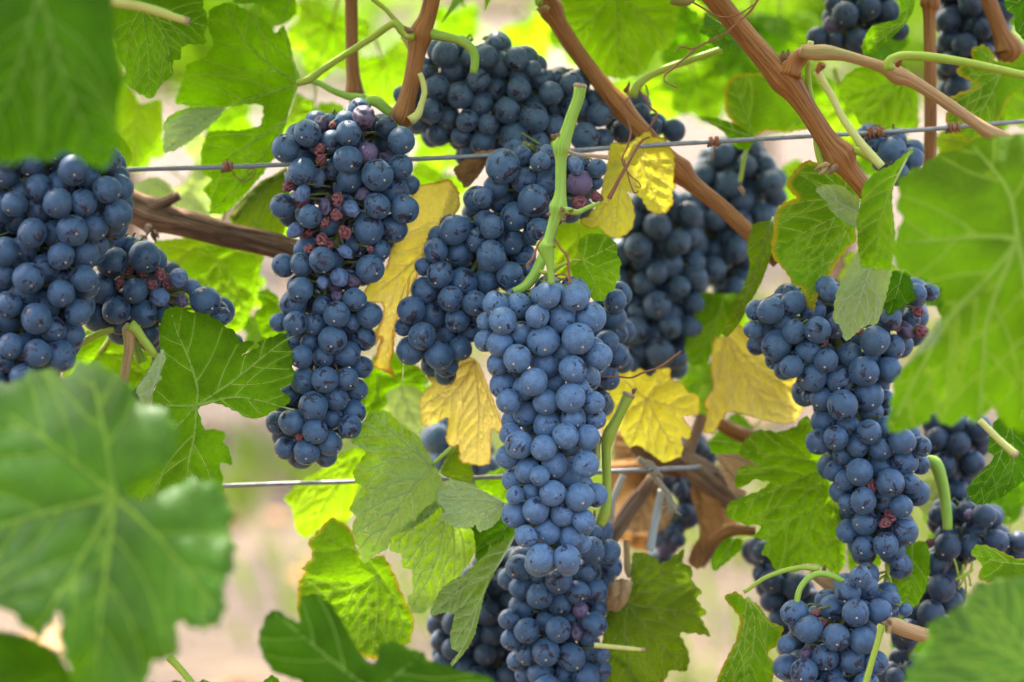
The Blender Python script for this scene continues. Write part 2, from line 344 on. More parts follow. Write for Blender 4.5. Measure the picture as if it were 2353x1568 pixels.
# weeds and fallen leaves on the soil between the rows
V, F = [], []
for _ in range(230):
    cx, cy = random.uniform(-1.8, 1.8), random.uniform(1.0, 6.0)
    if noise.noise(Vector((cx*.9, cy*.9, 3))) < .0: continue
    for _ in range(26):
        x, y = cx+random.gauss(0, .11), cy+random.gauss(0, .11); h = random.uniform(.04, .16); a_ = random.random()*6.28; l = random.uniform(.01, .08); b_ = len(V)
        V += [(x-.006*math.sin(a_), y+.006*math.cos(a_), 0), (x+.006*math.sin(a_), y-.006*math.cos(a_), 0), (x+l*.4*math.cos(a_)+.005, y+l*.4*math.sin(a_), h*.6), (x+l*math.cos(a_), y+l*math.sin(a_), h)]
        F += [(b_, b_+1, b_+2), (b_, b_+2, b_+3)]
tag(link('weeds', mesh_from('weeds', V, F), None, LM['olive']), 'low green weeds scattered over the soil', 'weeds', kind='stuff')
cs = [Vector((random.uniform(-2.5, 2.5), random.uniform(.8, 7), .03)) for _ in range(260)]
tag(leaf_mass('fallen_leaves', cs, [random.uniform(.05, .10) for _ in cs], LM['dry'], None, up=2.5), 'dry brown leaves fallen on the soil', 'leaves', kind='stuff')

# ---------------------------------------------------------------- grapes
def grape_meshes():
    out = {}
    def base(sub): 
        bm = bmesh.new(); bmesh.ops.create_icosphere(bm, subdivisions=sub, radius=1.0); return bm
    def tip(bm, mi=1):
        r = bmesh.ops.create_cone(bm, cap_ends=True, segments=8, radius1=.095, radius2=.045, depth=.075, matrix=Matrix.Translation((0, 0, -1.0)) @ Matrix.Rotation(math.pi, 4, 'X'))
        vs_ = set(r['verts'])
        for f in bm.faces:
            if all(v in vs_ for v in f.verts): f.material_index = mi
    for kind in ('bloom', 'mid', 'slate', 'dusk', 'dark', 'purple'):
        for k in range(5):
            bm = base(3); e = 1+random.uniform(-.02, .09); q = random.random()*50
            for v in bm.verts:
                c = v.co.copy(); f = 1+.055*noise.noise(c*1.05+Vector((q, 0, k)))
                c.z = c.z*e; c *= f
                if c.z < -.93: c.z += .03
                if c.z > .93: c.z -= .05
                v.co = c
            tip(bm); me = bpy.data.meshes.new('grape_'+kind); bm.to_mesh(me); bm.free()
            me.polygons.foreach_set('use_smooth', [True]*len(me.polygons)); me.materials.append(GM[kind]); me.materials.append(TIP)
            out.setdefault(kind, []).append(me)
    def wrinkled(amp, freq, sq, mat, key, n=4):
        for k in range(n):
            bm = base(4); q = random.random()*60
            ax = Vector((random.uniform(.75, 1), random.uniform(.7, 1), random.uniform(.95, 1.15)))
            for v in bm.verts:
                c = v.co.copy(); p = Vector((c.x*freq, c.y*freq, c.z*freq*sq))+Vector((q, k, 0))
                p += Vector((noise.noise(p*.7), noise.noise(p*.7+Vector((9, 0, 0))), 0))*.8
                rd = 1-abs(noise.noise(p))*2.2; rd2 = 1-abs(noise.noise(p*2.3))*2
                c = c*(1-amp*.6+amp*.75*rd+amp*.22*rd2)
                v.co = Vector((c.x*ax.x, c.y*ax.y, c.z*ax.z))
            tip(bm); me = bpy.data.meshes.new(key); bm.to_mesh(me); bm.free()
            me.polygons.foreach_set('use_smooth', [True]*len(me.polygons)); me.materials.append(mat); me.materials.append(TIP)
            out.setdefault(key, []).append(me)
    wrinkled(.16, 1.5, .55, SHRIV, 'shriv'); wrinkled(.22, 1.4, .6, SHRIVP, 'shrivp'); wrinkled(.5, 1.35, .6, RAISIN, 'raisin', 6)
    return out
GME = grape_meshes()
NAME = {'shriv': 'shrivelled_grape', 'shrivp': 'shrivelled_grape', 'raisin': 'raisin'}
def poly_in(poly, x, y):
    c = False; j = len(poly)-1
    for i in range(len(poly)):
        xi, yi = poly[i][0], poly[i][1]; xj, yj = poly[j][0], poly[j][1]
        if (yi > y) != (yj > y) and x < (xj-xi)*(y-yi)/(yj-yi)+xi: c = not c
        j = i
    return c
NG = 0
def bunch(label, d, manual=(), outline=None, kind='mid', thick=75, r=(25, 34), fill=None, top=None, bare=0.0, group='bunches of dark blue grapes', stalk=True, sink=0.0):
    """manual: (x, y, r[, kind]) front first; then filled from the front backwards, each berry resting on those before it"""
    global NG
    G = []     # x, y, depth in survey units, r, kind
    man = []
    for g in manual:
        k = g[3] if len(g) > 3 else None
        if any((g[0]-h[0])**2+(g[1]-h[1])**2 < (.62*h[2])**2 for h in man if k is None): continue
        man.append((g[0], g[1], g[2], k))
    src = [(g[0], g[1], g[2]) for g in man] if outline is None else outline
    ys = np.array([p[1] for p in src]); xs = np.array([p[0] for p in src])
    def span(y):
        if outline is None:
            m = np.abs(ys-y) < 75
            if not m.any(): m = np.abs(ys-y) < np.abs(ys-y).min()+20
            return xs[m].min()-30, xs[m].max()+30
        xx = []
        for i in range(len(outline)):
            (x0, y0), (x1, y1) = outline[i][:2], outline[i-1][:2]
            if (y0 > y) != (y1 > y): xx.append(x0+(x1-x0)*(y-y0)/(y1-y0))
        return (min(xx), max(xx)) if xx else (xs.mean()-30, xs.mean()+30)
    def front(x, y):
        a, b = span(y); u = (x-(a+b)/2)/max(25, (b-a)/2); T = min(thick, (b-a)*.5)
        return -T*math.sqrt(max(0.02, 1-u*u))
    def settle(x, y, rr, z0):
        z = z0
        for _ in range(12):
            moved = False
            for h in G:
                q = ((rr+h[3])*.92)**2-(x-h[0])**2-(y-h[1])**2
                if q > 0:
                    need = math.sqrt(q)
                    if abs(z-h[2]) < need-.5: z = h[2]+need; moved = True
            if not moved: break
        return z
    for x, y, rr, k in man:
        z0 = front(x, y)
        if k in ('raisin',): z0 += 6
        G.append((x, y, settle(x, y, rr*(.7 if k == 'raisin' else 1), z0), rr, k or kind))
    nm = len(G); n = int(1.35*fill) if fill is not None else int(nm*.75)
    for _ in range(n):
        best = None
        for _ in range(26):
            rr = random.uniform(*r)
            if outline is None:
                h = man[random.randrange(len(man))]
                if h[3] in ('raisin', 'shriv', 'shrivp') and random.random() < bare: continue
                a = random.random()*6.28; q = h[2]*.75*math.sqrt(random.random()); x, y = h[0]+q*math.cos(a), h[1]+q*math.sin(a)
                sa, sb = span(y)
                if sb-sa > 150 and not sa+58 < x < sb-58: continue
                z0 = front(x, y)+1.1*rr
            else:
                x, y = random.uniform(xs.min(), xs.max()), random.uniform(ys.min(), ys.max())
                if not poly_in(outline, x, y): continue
                a, b = span(y); x = min(max(x, a+rr*.8), b-rr*.8) if b-a > 2*rr else (a+b)/2
                z0 = front(x, y)
            z = settle(x, y, rr, z0); e = z-z0
            if best is None or e < best[0]: best = (e, x, y, z, rr)
        if best and best[3] < thick*1.5: G.append((best[1], best[2], best[3], best[4], kind))
    if len(G) > 12:
        # berries behind every chink that would let the daylight through
        bx = [g[0] for g in G]; by = [g[1] for g in G]; plugs = 0
        for yy in np.arange(min(by), max(by), 9):
            for xx in np.arange(min(bx), max(bx), 9):
                near = []; cov = False
                for g in G:
                    q = (g[0]-xx)**2+(g[1]-yy)**2
                    if q < (.98*g[3])**2: cov = True; break
                    if q < (g[3]+24)**2: near.append(math.atan2(g[1]-yy, g[0]-xx))
                near.sort(); gap = max([(near[i]-near[i-1]) % 6.2832 for i in range(len(near))] or [9])
                if not cov and len(near) >= 3 and gap < 2.75 and plugs < 70:
                    rr = random.uniform(29, 34); z0 = max(g[2] for g in G if (g[0]-xx)**2+(g[1]-yy)**2 < 90**2)*.5
                    G.append((xx, yy, settle(xx, yy, rr, z0), rr, 'dark' if bare else kind)); plugs += 1
    gx = np.array([g[0] for g in G]); gy = np.array([g[1] for g in G])
    def axis(y):
        m = np.abs(gy-y) < 80
        return gx[m].mean() if m.any() else gx.mean()
    ytop = gy.min(); t0 = top or (axis(ytop+30), ytop-20)
    base = at(t0[0], t0[1], d)
    o = empty('grape_bunch', base, label=label, cat='grapes', group=group)
    # stalk down the middle and a short pedicel to every berry
    V, F, UV = [], [], []
    if stalk:
        yy = np.arange(ytop+15, gy.max()-20, 40); ax_ = [t0]+[(axis(y), y) for y in yy]
        if len(ax_) > 2:
            q = catmull(ax_, 12); m = len(q)
            tube_data([at(p[0], p[1], d)-base for p in q], [(9*(1-.6*i/m))*S for i in range(m)], 7, .1, NG, V, F, UV)
    for g in G:
        x, y, z, rr, k = g; dd = d+z*S
        c = at(x, y, dd); a = at(axis(y-18), y-22, d)
        out_ = (c-a); out_.normalize()
        dirn = (out_*1.0+Vector((0, 0, -.45))+Vector((random.gauss(0, .28), random.gauss(0, .28)-.12, random.gauss(0, .28)))).normalized()
        if k not in NAME and out_.y < .1 and random.random() < .5: dirn = (dirn+Vector((0, -.8, -.3))).normalized()
        me = random.choice(GME[k]); ob = link(NAME.get(k, 'grape'), me, o, None, c-base)
        ob.rotation_mode = 'QUATERNION'; ob.rotation_quaternion = (-dirn).to_track_quat('Z', 'Y') @ Matrix.Rotation(random.random()*6.28, 3, 'Z').to_quaternion()
        s_ = rr*S*(FOCUS+dd)/FOCUS
        ob.scale = (s_*random.uniform(.95, 1.03), s_*random.uniform(.95, 1.03), s_)
        p0 = c-dirn*s_*.85; p2 = a+(c-a)*.3; p1 = p0-dirn*s_*.5
        tube_data([p0-base, p1-base, (p1+p2)/2-base, p2-base], [3.6*S, 2.6*S, 2.6*S, 3.4*S], 5, 0, 0, V, F, UV); NG += 1
    link('stalk', tube_mesh('stalk', V, F, UV), o, RACH)
    return o
def ra(k, *p): return [tuple(q[:3])+(k,) for q in p]

# rr: radii given on survey sheets are scaled like the positions
def G_(n, *pts):
    return [(x, y, r_*1.065)+tuple(e) for (x, y, r_, *e) in R(n, *pts)]
s, sp, rz, pu, bl = 'shriv', 'shrivp', 'raisin', 'purple', 'bloom'
# the sharp middle bunch
bunch('pale blue dusty grape bunch hanging from the green shoot in the middle', -.030, kind='bloom', thick=85, fill=70, top=(1262, 628), manual=G_(7, (443,490,85),(615,510,88),(530,645,92),(375,630,75),(415,790,100),(640,775,98),(725,635,95),(148,660,85),(270,740,75),(245,905,90),(605,975,85),(590,1165,92),(425,940,95),(350,1060,88),(430,1190,80),(130,810,80),(100,550,80),(250,560,85),(440,1340,92),(185,1185,78),(300,1265,82),(120,940,72),(560,1410,80),(150,1080,85),(255,1470,88),(415,1490,82),(745,1195,70),(705,1420,75),(780,890,85),(740,840,75),(755,1300,68),(610,1300,80),(490,1075,68),(650,1100,68),(290,1100,75),(35,790,70),(40,665,60),(210,1310,70),(200,1400,70),(690,1010,60),(560,850,70))
 + G_(11, (485,150,85),(565,220,80),(690,145,85),(390,220,63),(310,185,80),(475,333,82),(650,358,92),(365,445,85),(540,465,80),(230,470,88),(755,345,75),(220,240,75),(680,515,75),(300,615,70),(440,585,82),(595,615,78),(395,755,88),(565,755,85),(180,95,75),(340,325,62),(230,345,58),(665,660,60),(550,95,60)))
# bunch above and left of it
bunch('dark blue grape bunch left of the green shoot, hanging over a yellow leaf', .008, kind='mid', thick=80, fill=60, top=(1200, 330), manual=G_(3, (150,1085,110),(280,1170,80),(350,1310,98),(225,1415,92),(270,1020,70),(395,1060,65),(105,1225,80),(135,1315,80),(80,1485,75),(430,1190,85),(380,1500,75),(20,1290,65),(230,1270,55),(625,1085,62,s),(650,1195,80,pu),(765,1100,60),(750,1190,50),(740,1120,45,sp),(640,1270,40,sp),(760,1290,40,rz),(655,1330,45,rz),(590,1390,40,rz),(600,1340,60))
 + G_(6, (1400,65,95),(1545,135,75),(1645,65,78),(1430,220,90),(1640,235,95),(1765,140,85),(1280,200,75),(1305,358,88),(1460,405,90),(1620,395,80),(1765,360,85),(1200,305,58),(1205,460,88),(1375,515,82),(1535,545,80),(1120,590,88),(1260,620,88),(1420,655,80),(1190,760,88),(1355,740,80),(1300,885,88),(1110,855,90),(1440,840,75),(1070,700,60),(1345,950,75),(1290,100,60),(1500,730,70))
 + G_(7, (245,130,85),(285,240,80),(205,370,88),(380,80,80),(325,330,50)))
# long bunch on the left with dried berries
bunch('long dark blue bunch with red dried berries, crossing the upper wire', 0.0, kind='mid', thick=75, fill=40, bare=.5, top=(838, 262), manual=G_(2, (708,870,80),(705,1045,90),(897,1145,100),(830,1002,67,pu),(1055,918,85),(957,832,65,'dark'),(810,765,72,sp),(725,1170,85),(408,1120,85),(300,970,90),(600,925,75),(505,1165,60,s),(898,1345,82),(838,1495,98),(1075,1365,90),(1010,1250,90),(1045,1090,80),(1000,1490,90),(730,1365,68,s),(455,1415,75),(275,1345,78),(560,1350,62,sp),(410,1265,60,s),(440,870,85),(525,815,55,sp),(960,1040,60,sp),(365,1500,65,s),(810,1270,50,sp),(690,790,65),(1110,1210,62),(600,1100,70),(680,1230,70),(605,815,25,rz),(520,975,40,rz),(530,1040,40,rz),(320,1215,42,rz),(405,1310,44,rz),(630,1405,42,rz),(555,1455,34,rz),(435,1518,45,rz),(685,1515,42,rz),(640,1300,45,rz))
 + G_(6, (632,620,83),(536,262,83),(605,785,88),(555,1045,85),(477,1215,88),(490,1380,78),(340,1315,82),(435,1515,83),(650,378,62,s),(395,455,78),(850,320,90),(750,520,75),(405,290,78),(285,298,75),(360,675,75),(490,680,73),(698,875,85),(545,895,66),(400,895,75),(700,1040,72),(628,1165,78),(608,1295,72),(410,1050,80),(585,1460,82),(720,1350,75),(795,960,68),(745,1250,75),(760,1110,72),(800,770,85),(845,620,80),(350,550,85),(255,670,60),(720,675,60),(540,560,60),(540,410,50,s),(760,170,72),(910,200,70),(460,800,65),(320,1135,65),(240,1325,70),(300,1490,75),(640,500,44,sp),(690,210,52,s),(330,785,50),(560,1540,70),(740,405,47,sp),(620,440,40,sp),(535,130,45,rz),(580,165,40,rz),(445,440,38,rz),(390,1415,28,rz),(850,190,25,rz),(455,190,38,rz)))
# the wide bunch at the top
bunch('wide slate blue bunch at the top between two brown canes', .055, kind='slate', thick=85, fill=45, top=(1085, 150), manual=G_(2, (1340,355,85),(1400,465,85),(1555,525,75),(1610,370,72),(1700,420,80),(1290,570,75),(1440,625,82),(1577,680,80),(1670,580,75),(1745,725,82),(1245,725,78),(1360,770,72),(1485,790,72),(1620,815,65),(1300,875,80),(1445,890,64),(1585,930,80),(1410,310,45),(1210,470,45),(1240,510,50),(1060,620,55),(1150,600,80),(1160,800,60),(1500,380,60))
 + G_(3, (240,385,75),(255,585,75),(125,490,65),(265,500,70),(355,775,92),(225,895,92),(380,930,70),(490,830,75),(355,690,78),(465,610,75),(600,550,75),(612,690,88),(780,750,80),(755,650,62),(685,895,90),(800,910,70),(490,700,60),(405,520,65),(500,510,48),(350,450,50),(35,930,60),(90,290,50),(-60,980,70)))
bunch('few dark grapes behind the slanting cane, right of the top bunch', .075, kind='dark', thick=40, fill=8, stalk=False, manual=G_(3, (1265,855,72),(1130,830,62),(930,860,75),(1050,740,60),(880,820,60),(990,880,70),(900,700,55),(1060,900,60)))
# bottom middle
bunch('dark blue bunch at the bottom edge below the pale middle bunch', .035, kind='mid', thick=85, fill=45, top=(1290, 1300), manual=G_(11, (515,900,85),(730,705,85),(845,715,75),(690,835,70),(860,815,70),(640,980,75),(745,970,85),(525,1050,80),(390,1000,85),(250,815,80),(270,950,75),(275,1075,85),(510,1225,80),(430,1370,90),(595,1405,90),(305,1230,80),(600,1140,75),(440,1165,75),(750,1190,80),(690,1265,65),(700,1370,75),(770,1085,65),(655,1095,50,pu),(205,1290,68),(305,1385,70),(690,1530,85),(395,1500,85),(540,1520,80),(780,1490,75),(440,1610,85),(240,1430,62),(190,1155,65),(190,890,70),(625,1240,55,sp),(745,600,58),(580,1620,80),(730,1640,80),(820,950,50),(380,860,70),(800,1390,50),(300,1510,70)))
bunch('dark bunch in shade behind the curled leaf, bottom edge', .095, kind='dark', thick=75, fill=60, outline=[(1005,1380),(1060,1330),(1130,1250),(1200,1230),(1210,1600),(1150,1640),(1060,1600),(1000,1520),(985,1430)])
bunch('blue grapes half hidden right behind the pale middle bunch', .03, kind='mid', thick=60, fill=14, stalk=False, manual=G_(7, (880,530,75),(870,640,85),(890,740,75),(830,800,75),(890,890,85),(840,1040,75),(770,1070,70),(790,1180,55),(800,560,70),(830,960,70),(780,700,70),(800,900,70),(760,960,70)))
# left side
bunch('large dark bunch at the left edge half under a leaf', -.055, kind='dusk', thick=95, r=(30, 37), fill=180, outline=[(-90,360),(60,330),(130,335),(240,330),(285,380),(300,440),(298,510),(255,560),(228,600),(225,650),(205,730),(185,780),(150,850),(60,885),(-90,890)])
bunch('small loose bunch with red raisins under the brown arm', .0, kind='dusk', thick=55, fill=10, top=(300, 560), bare=.9, manual=G_(5, (735,275,98),(945,240,98),(883,465,82),(762,590,92),(943,615,88),(1340,530,95),(660,445,100),(1165,380,66,s),(1260,445,66,s),(1045,505,68,s),(1450,630,58),(640,630,95),(745,130,66,s),(835,175,70),(960,740,80),(1190,530,45,sp),(1080,620,60),(780,415,38,rz),(930,345,42,rz),(1045,355,42,rz),(1090,410,38,rz),(835,335,36,rz),(990,420,42,rz),(560,560,90),(1530,800,55),(780,690,60),(1000,420,50,s)))
bunch('few shaded grapes under the tan spur at left', .06, kind='dark', thick=40, fill=5, stalk=False, manual=G_(5, (895,1000,72),(980,930,60),(770,980,70),(830,1100,70),(960,1060,60),(980,830,65)))
# right side
bunch('dark blue bunch below the pale hanging leaf at right', .010, kind='mid', thick=82, fill=55, bare=.8, top=(1960, 640), manual=G_(8, (785,990,95),(815,1150,95),(690,890,85),(855,790,95),(480,720,85),(330,730,75),(210,820,98),(175,590,85),(320,545,80),(450,600,80),(625,1045,88),(645,1210,95),(535,920,75),(420,865,80),(450,1030,88),(510,1170,75),(820,1385,80),(600,1425,80),(740,1480,70),(890,1490,80),(485,1450,80),(520,1310,80),(680,1350,78),(825,1260,85),(1035,1445,85),(950,980,80),(890,1050,62),(970,830,80),(75,590,65),(60,720,60),(135,740,62),(85,820,62),(260,670,65),(610,700,72),(320,870,70),(200,915,62),(310,960,72),(390,1060,52),(430,1150,52),(700,800,75),(830,900,60),(560,470,60),(950,640,75),(1130,480,62),(1215,470,60),(930,1350,65),(920,1170,62),(1160,1480,65),(650,1530,70),(1135,600,40,rz),(1160,730,45,rz),(980,690,42,rz),(525,800,28,rz),(750,730,30,rz),(1050,720,60,sp),(1090,650,60))
 + G_(12, (895,155,90),(755,195,85),(955,265,88),(665,100,80),(1050,130,85),(1150,150,62),(660,250,65),(1080,270,65),(1130,330,82),(630,320,70),(780,380,85),(925,365,90),(1030,420,72),(790,525,82),(680,580,75),(762,665,83),(925,670,78),(1048,585,88),(825,412,42,s),(590,190,65),(680,400,62),(830,290,42,rz),(955,480,46,rz),(920,530,38,rz),(1010,790,40)))
bunch('loose bunch at lower right beside the cut brown spur', -.012, kind='mid', thick=70, fill=26, bare=.8, top=(1985, 1330), manual=G_(12, (730,1115,88),(885,1105,82),(680,980,85),(580,1080,85),(605,1275,88),(782,1295,90),(800,945,75),(845,1035,75),(950,1030,68),(530,1405,85),(700,1420,85),(390,1500,90),(425,1220,85),(580,1540,85),(330,1115,85),(860,1440,75),(280,1470,85),(1055,1095,42),(280,1320,58),(760,880,70),(450,1350,52),(620,1630,85),(800,1580,80),(480,1640,80),(495,1190,40,rz),(400,1380,46,sp),(285,1500,40,rz),(470,1110,25,rz)))
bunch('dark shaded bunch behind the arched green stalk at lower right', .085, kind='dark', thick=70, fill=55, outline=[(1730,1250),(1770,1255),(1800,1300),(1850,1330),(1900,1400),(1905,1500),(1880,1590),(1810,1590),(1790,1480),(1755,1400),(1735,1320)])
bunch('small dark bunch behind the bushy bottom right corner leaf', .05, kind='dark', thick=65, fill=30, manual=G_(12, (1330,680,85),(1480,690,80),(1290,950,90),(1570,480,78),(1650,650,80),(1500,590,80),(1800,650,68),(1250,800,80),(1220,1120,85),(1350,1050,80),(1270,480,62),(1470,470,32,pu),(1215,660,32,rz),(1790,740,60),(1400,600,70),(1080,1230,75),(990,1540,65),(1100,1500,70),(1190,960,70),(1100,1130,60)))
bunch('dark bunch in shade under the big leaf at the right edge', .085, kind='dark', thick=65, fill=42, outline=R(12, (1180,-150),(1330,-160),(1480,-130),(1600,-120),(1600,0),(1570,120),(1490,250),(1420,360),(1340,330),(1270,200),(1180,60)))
# behind
bunch('blurred grape bunch behind the small green leaf right of the middle', .135, kind='slate', thick=85, fill=110, outline=[(1430,470),(1520,440),(1610,480),(1625,640),(1620,740),(1585,840),(1490,875),(1405,860),(1390,760),(1395,600)])
bunch('blurred loose bunch under the steel wire behind the brown cane', .165, kind='slate', thick=70, fill=80, outline=[(1600,370),(1650,340),(1740,335),(1810,420),(1800,470),(1760,520),(1735,600),(1725,675),(1650,695),(1590,650),(1560,520)])
bunch('dark loose bunch at the top edge right of the thick cane', .09, kind='dark', thick=60, fill=22, manual=G_(4, (660,100,85),(810,50,85),(590,30,62),(480,245,65),(580,165,62,pu),(745,270,78),(600,260,45),(930,80,72),(870,180,70),(1010,200,62),(700,-40,80),(880,-60,80),(560,-80,80)))
bunch('dark shaded bunch in the top right corner behind the upright cane', .11, kind='dark', thick=75, fill=75, outline=R(4, (1260,-120),(1720,-120),(1760,100),(1700,260),(1560,420),(1500,560),(1400,600),(1290,590),(1260,400),(1270,150)))
bunch('four blue grapes under the wire beside the thick cane', .03, kind='mid', thick=35, fill=4, stalk=False, manual=G_(4, (968,985,90),(848,930,68),(1095,1040,75),(1025,1130,55),(900,1060,60)))
bunch('small pale blurred bunch behind the middle yellow leaf', .17, kind='bloom', thick=50, fill=26, outline=[(965,1000),(1010,970),(1060,980),(1140,1040),(1145,1080),(1060,1090),(990,1060)])
bunch('withered dark bunch hanging by the tied old wood', .14, kind='dark', thick=50, fill=16, manual=[p for p in G_(13, (790,700,80),(830,900,75),(770,1180,70),(700,1100,70),(620,1290,60,sp),(650,1240,60,sp),(740,1050,60),(960,270,70),(1010,300,60),(620,1340,60),(760,600,60))])
bunch('few dark blurred grapes in the gap left of the arched stalk', .12, kind='dark', thick=30, fill=4, stalk=False, manual=G_(13, (1540,1300,90),(1600,1420,90),(1580,1210,70)))

# ---------------------------------------------------------------- leaves
def serrate(poly, amp, tooth):
    """cut the corners a little, then walk the rim and raise saw teeth on it"""
    P = [np.array(p[:2], float) for p in poly]; n = len(P); Q = []
    for i in range(n):
        a, b = P[i], P[(i+1) % n]; Q += [a*.86+b*.14, a*.14+b*.86]
    P = Q; n = len(P)
    area = sum(P[i][0]*P[(i+1) % n][1]-P[(i+1) % n][0]*P[i][1] for i in range(n)); sg = 1 if area > 0 else -1
    out = []; ph = 0.0; T = random.uniform(.7, 1.3)*tooth; A = amp
    for i in range(n):
        a, b = P[i], P[(i+1) % n]; L = np.linalg.norm(b-a)
        if L < 1e-6: continue
        nr = np.array([(b-a)[1], -(b-a)[0]])/L*sg; m = max(1, int(L/4.5))
        for j in range(m):
            ph += L/m
            if ph > T: ph = 0; T = random.uniform(.55, 1.4)*tooth; A = amp*random.uniform(.4, 1.3)
            f = ph/T; q = f/.72 if f < .72 else (1-f)/.28
            out.append(a+(b-a)*(j/m)+nr*A*(q-.35))
    return out
def seg_dist(P, A, B):
    """distance of points P (n,2) to segments A-B (m,2), smallest"""
    best = np.full(len(P), 1e9)
    for a, b in zip(A, B):
        ab = b-a; l2 = (ab*ab).sum()+1e-9; t = np.clip(((P-a)@ab)/l2, 0, 1)
        best = np.minimum(best, np.hypot(*(P-(a+t[:, None]*ab)).T))
    return best
def pip(poly, P):
    A = np.asarray(poly); B = np.roll(A, 1, 0)
    if len(P) > 200: return np.concatenate([pip(poly, P[i:i+200]) for i in range(0, len(P), 200)])
    x, y = P[:, 0:1], P[:, 1:2]; dy = np.where(B[:, 1] == A[:, 1], 1e-9, B[:, 1]-A[:, 1])
    hit = ((A[:, 1] > y) != (B[:, 1] > y)) & (x < (B[:, 0]-A[:, 0])*(y-A[:, 1])/dy+A[:, 0])
    return hit.sum(1) % 2 == 1
def vein_tree(rim, veins, side_gap, seed=0):
    """main veins plus side veins branching towards the rim"""
    rs = random.Random(seed); mains = [np.array(catmull(v, 10)) for v in veins]; trees = []
    rimA = np.array(rim); rimB = np.roll(rimA, -1, 0)
    for vi, m in enumerate(mains):
        L = np.r_[0, np.cumsum(np.hypot(*np.diff(m, axis=0).T))]; tot = L[-1]; br = []
        others = [np.array(mm) for k, mm in enumerate(mains) if k != vi]
        pos = side_gap*rs.uniform(.7, 1.1); sd_ = rs.choice((-1, 1))
        while pos < tot-.08*tot:
            i = int(np.searchsorted(L, pos)); i = min(max(1, i), len(m)-1)
            p = m[i].copy(); t = m[i]-m[i-1]; t = t/(np.hypot(*t)+1e-9)
            a = math.radians(rs.uniform(40, 54))*sd_; dr = np.array([t[0]*math.cos(a)-t[1]*math.sin(a), t[0]*math.sin(a)+t[1]*math.cos(a)])
            path = [p.copy()]; step = side_gap*.16
            for k in range(40):
                bend = -sd_*math.radians(1.8); dr = np.array([dr[0]*math.cos(bend)-dr[1]*math.sin(bend), dr[0]*math.sin(bend)+dr[1]*math.cos(bend)])
                p = p+dr*step+np.array([rs.gauss(0, .06), rs.gauss(0, .06)])*step
                if not pip(rim, p[None, :])[0]: break
                if k > 2 and any(np.hypot(*(o-p).T).min() < side_gap*.2 for o in others): break
                path.append(p.copy())
                if k*step > max(side_gap*2.6, .55*(tot-pos)+side_gap): break
            if len(path) > 3: br.append((np.array(path), 1-pos/tot))
            pos += side_gap*rs.uniform(.38, .62); sd_ = -sd_
        trees.append((m, br))
    return trees
def blade_data(outline, veins, junction, tilt, cup, ripple, quilt, serr, tooth, seed, grid=None, fold=None, twist=0, vein_w=7.0, under=False):
    rim = serrate(outline, serr, tooth); A = np.array(rim); mn, mx = A.min(0), A.max(0); size = float(max(mx-mn))
    g = grid or max(6.0, size/42); jx, jy = junction
    pts = []
    for iy, y in enumerate(np.arange(mn[1], mx[1], g*.87)):
        for x in np.arange(mn[0]+(g/2 if iy % 2 else 0), mx[0], g): pts.append((x+random.uniform(-.15, .15)*g, y+random.uniform(-.15, .15)*g))
    P = np.array(pts) if pts else np.zeros((0, 2)); P = P[pip(rim, P)] if len(P) else P
    if len(P):
        P = P[seg_dist(P, A[::2], np.roll(A[::2], -1, 0)) > g*.45]
    trees = vein_tree(rim, veins, max(34, size*.135), seed)
    vp = [p for m, br in trees for p in m[::2 if len(m) > 12 else 1]]+[p for m, br in trees for b_, _ in br for p in b_]
    if vp:
        vp = np.array(vp); vp = vp[pip(rim, vp)]; vp = vp[seg_dist(vp, A[::2], np.roll(A[::2], -1, 0)) > 2.5] if len(vp) else vp; keep = []
        for p in vp:
            if not keep or np.hypot(*(np.array(keep)-p).T).min() > g*.35: keep.append(p)
        if keep and len(P): P = np.array([p for p in P if np.hypot(*(np.array(keep)-p).T).min() > g*.5]).reshape(-1, 2)
        P = np.concatenate([P, np.array(keep).reshape(-1, 2)])
    allv = [Vector(p) for p in A]+[Vector(p) for p in P]
    v2, e2, f2, *_ = delaunay_2d_cdt(allv, [], [list(range(len(A)))], 1, 1e-5)
    v2 = np.array([(v.x, v.y) for v in v2])
    sA, sB = [], []
    for m, br in trees:
        sA += list(m[:-1:2]); sB += list(np.roll(m, -2, 0)[:len(m[:-1:2])]) if len(m) > 3 else list(m[1:])
        if len(m) > 3: sB[-1] = m[-1]
        for b_, _ in br: sA += list(b_[:-1]); sB += list(b_[1:])
    RA, RB = A[::2], np.roll(A[::2], -1, 0); lim = max(22., size*.062)
    def depth(Q, dv=None):
        dv = (seg_dist(Q, sA, sB) if sA else np.full(len(Q), 20.)) if dv is None else dv
        re = seg_dist(Q, RA, RB); x, y = Q[:, 0]-jx, Q[:, 1]-jy; rr = np.hypot(x, y)
        h = tilt[0]*x+tilt[1]*y+cup*rr*rr/size+twist*x*y/size
        for k, q in enumerate(Q):
            n1 = noise.noise(Vector((q[0]/size*2.1+seed, q[1]/size*2.1, seed*.37))); n2 = noise.noise(Vector((q[0]/size*6+seed, q[1]/size*6, 3+seed)))
            h[k] += ripple*size*(.75*n1+.30*n2*max(0., 1-re[k]/(.25*size)))
        if fold is not None:
            (fx, fy), (gx, gy), am = fold; L = math.hypot(gx-fx, gy-fy); dd = ((Q[:, 0]-fx)*(gy-fy)-(Q[:, 1]-fy)*(gx-fx))/L
            h += am*np.abs(dd)
        h += (1 if under else -1)*quilt*np.sqrt(np.minimum(dv, lim)/lim)*.33*lim*(np.clip(re/14, 0, 1))
        return h, dv, re
    h, dv, re = depth(v2)
    return rim, v2, f2, h, dv, re/size, trees, depth, size
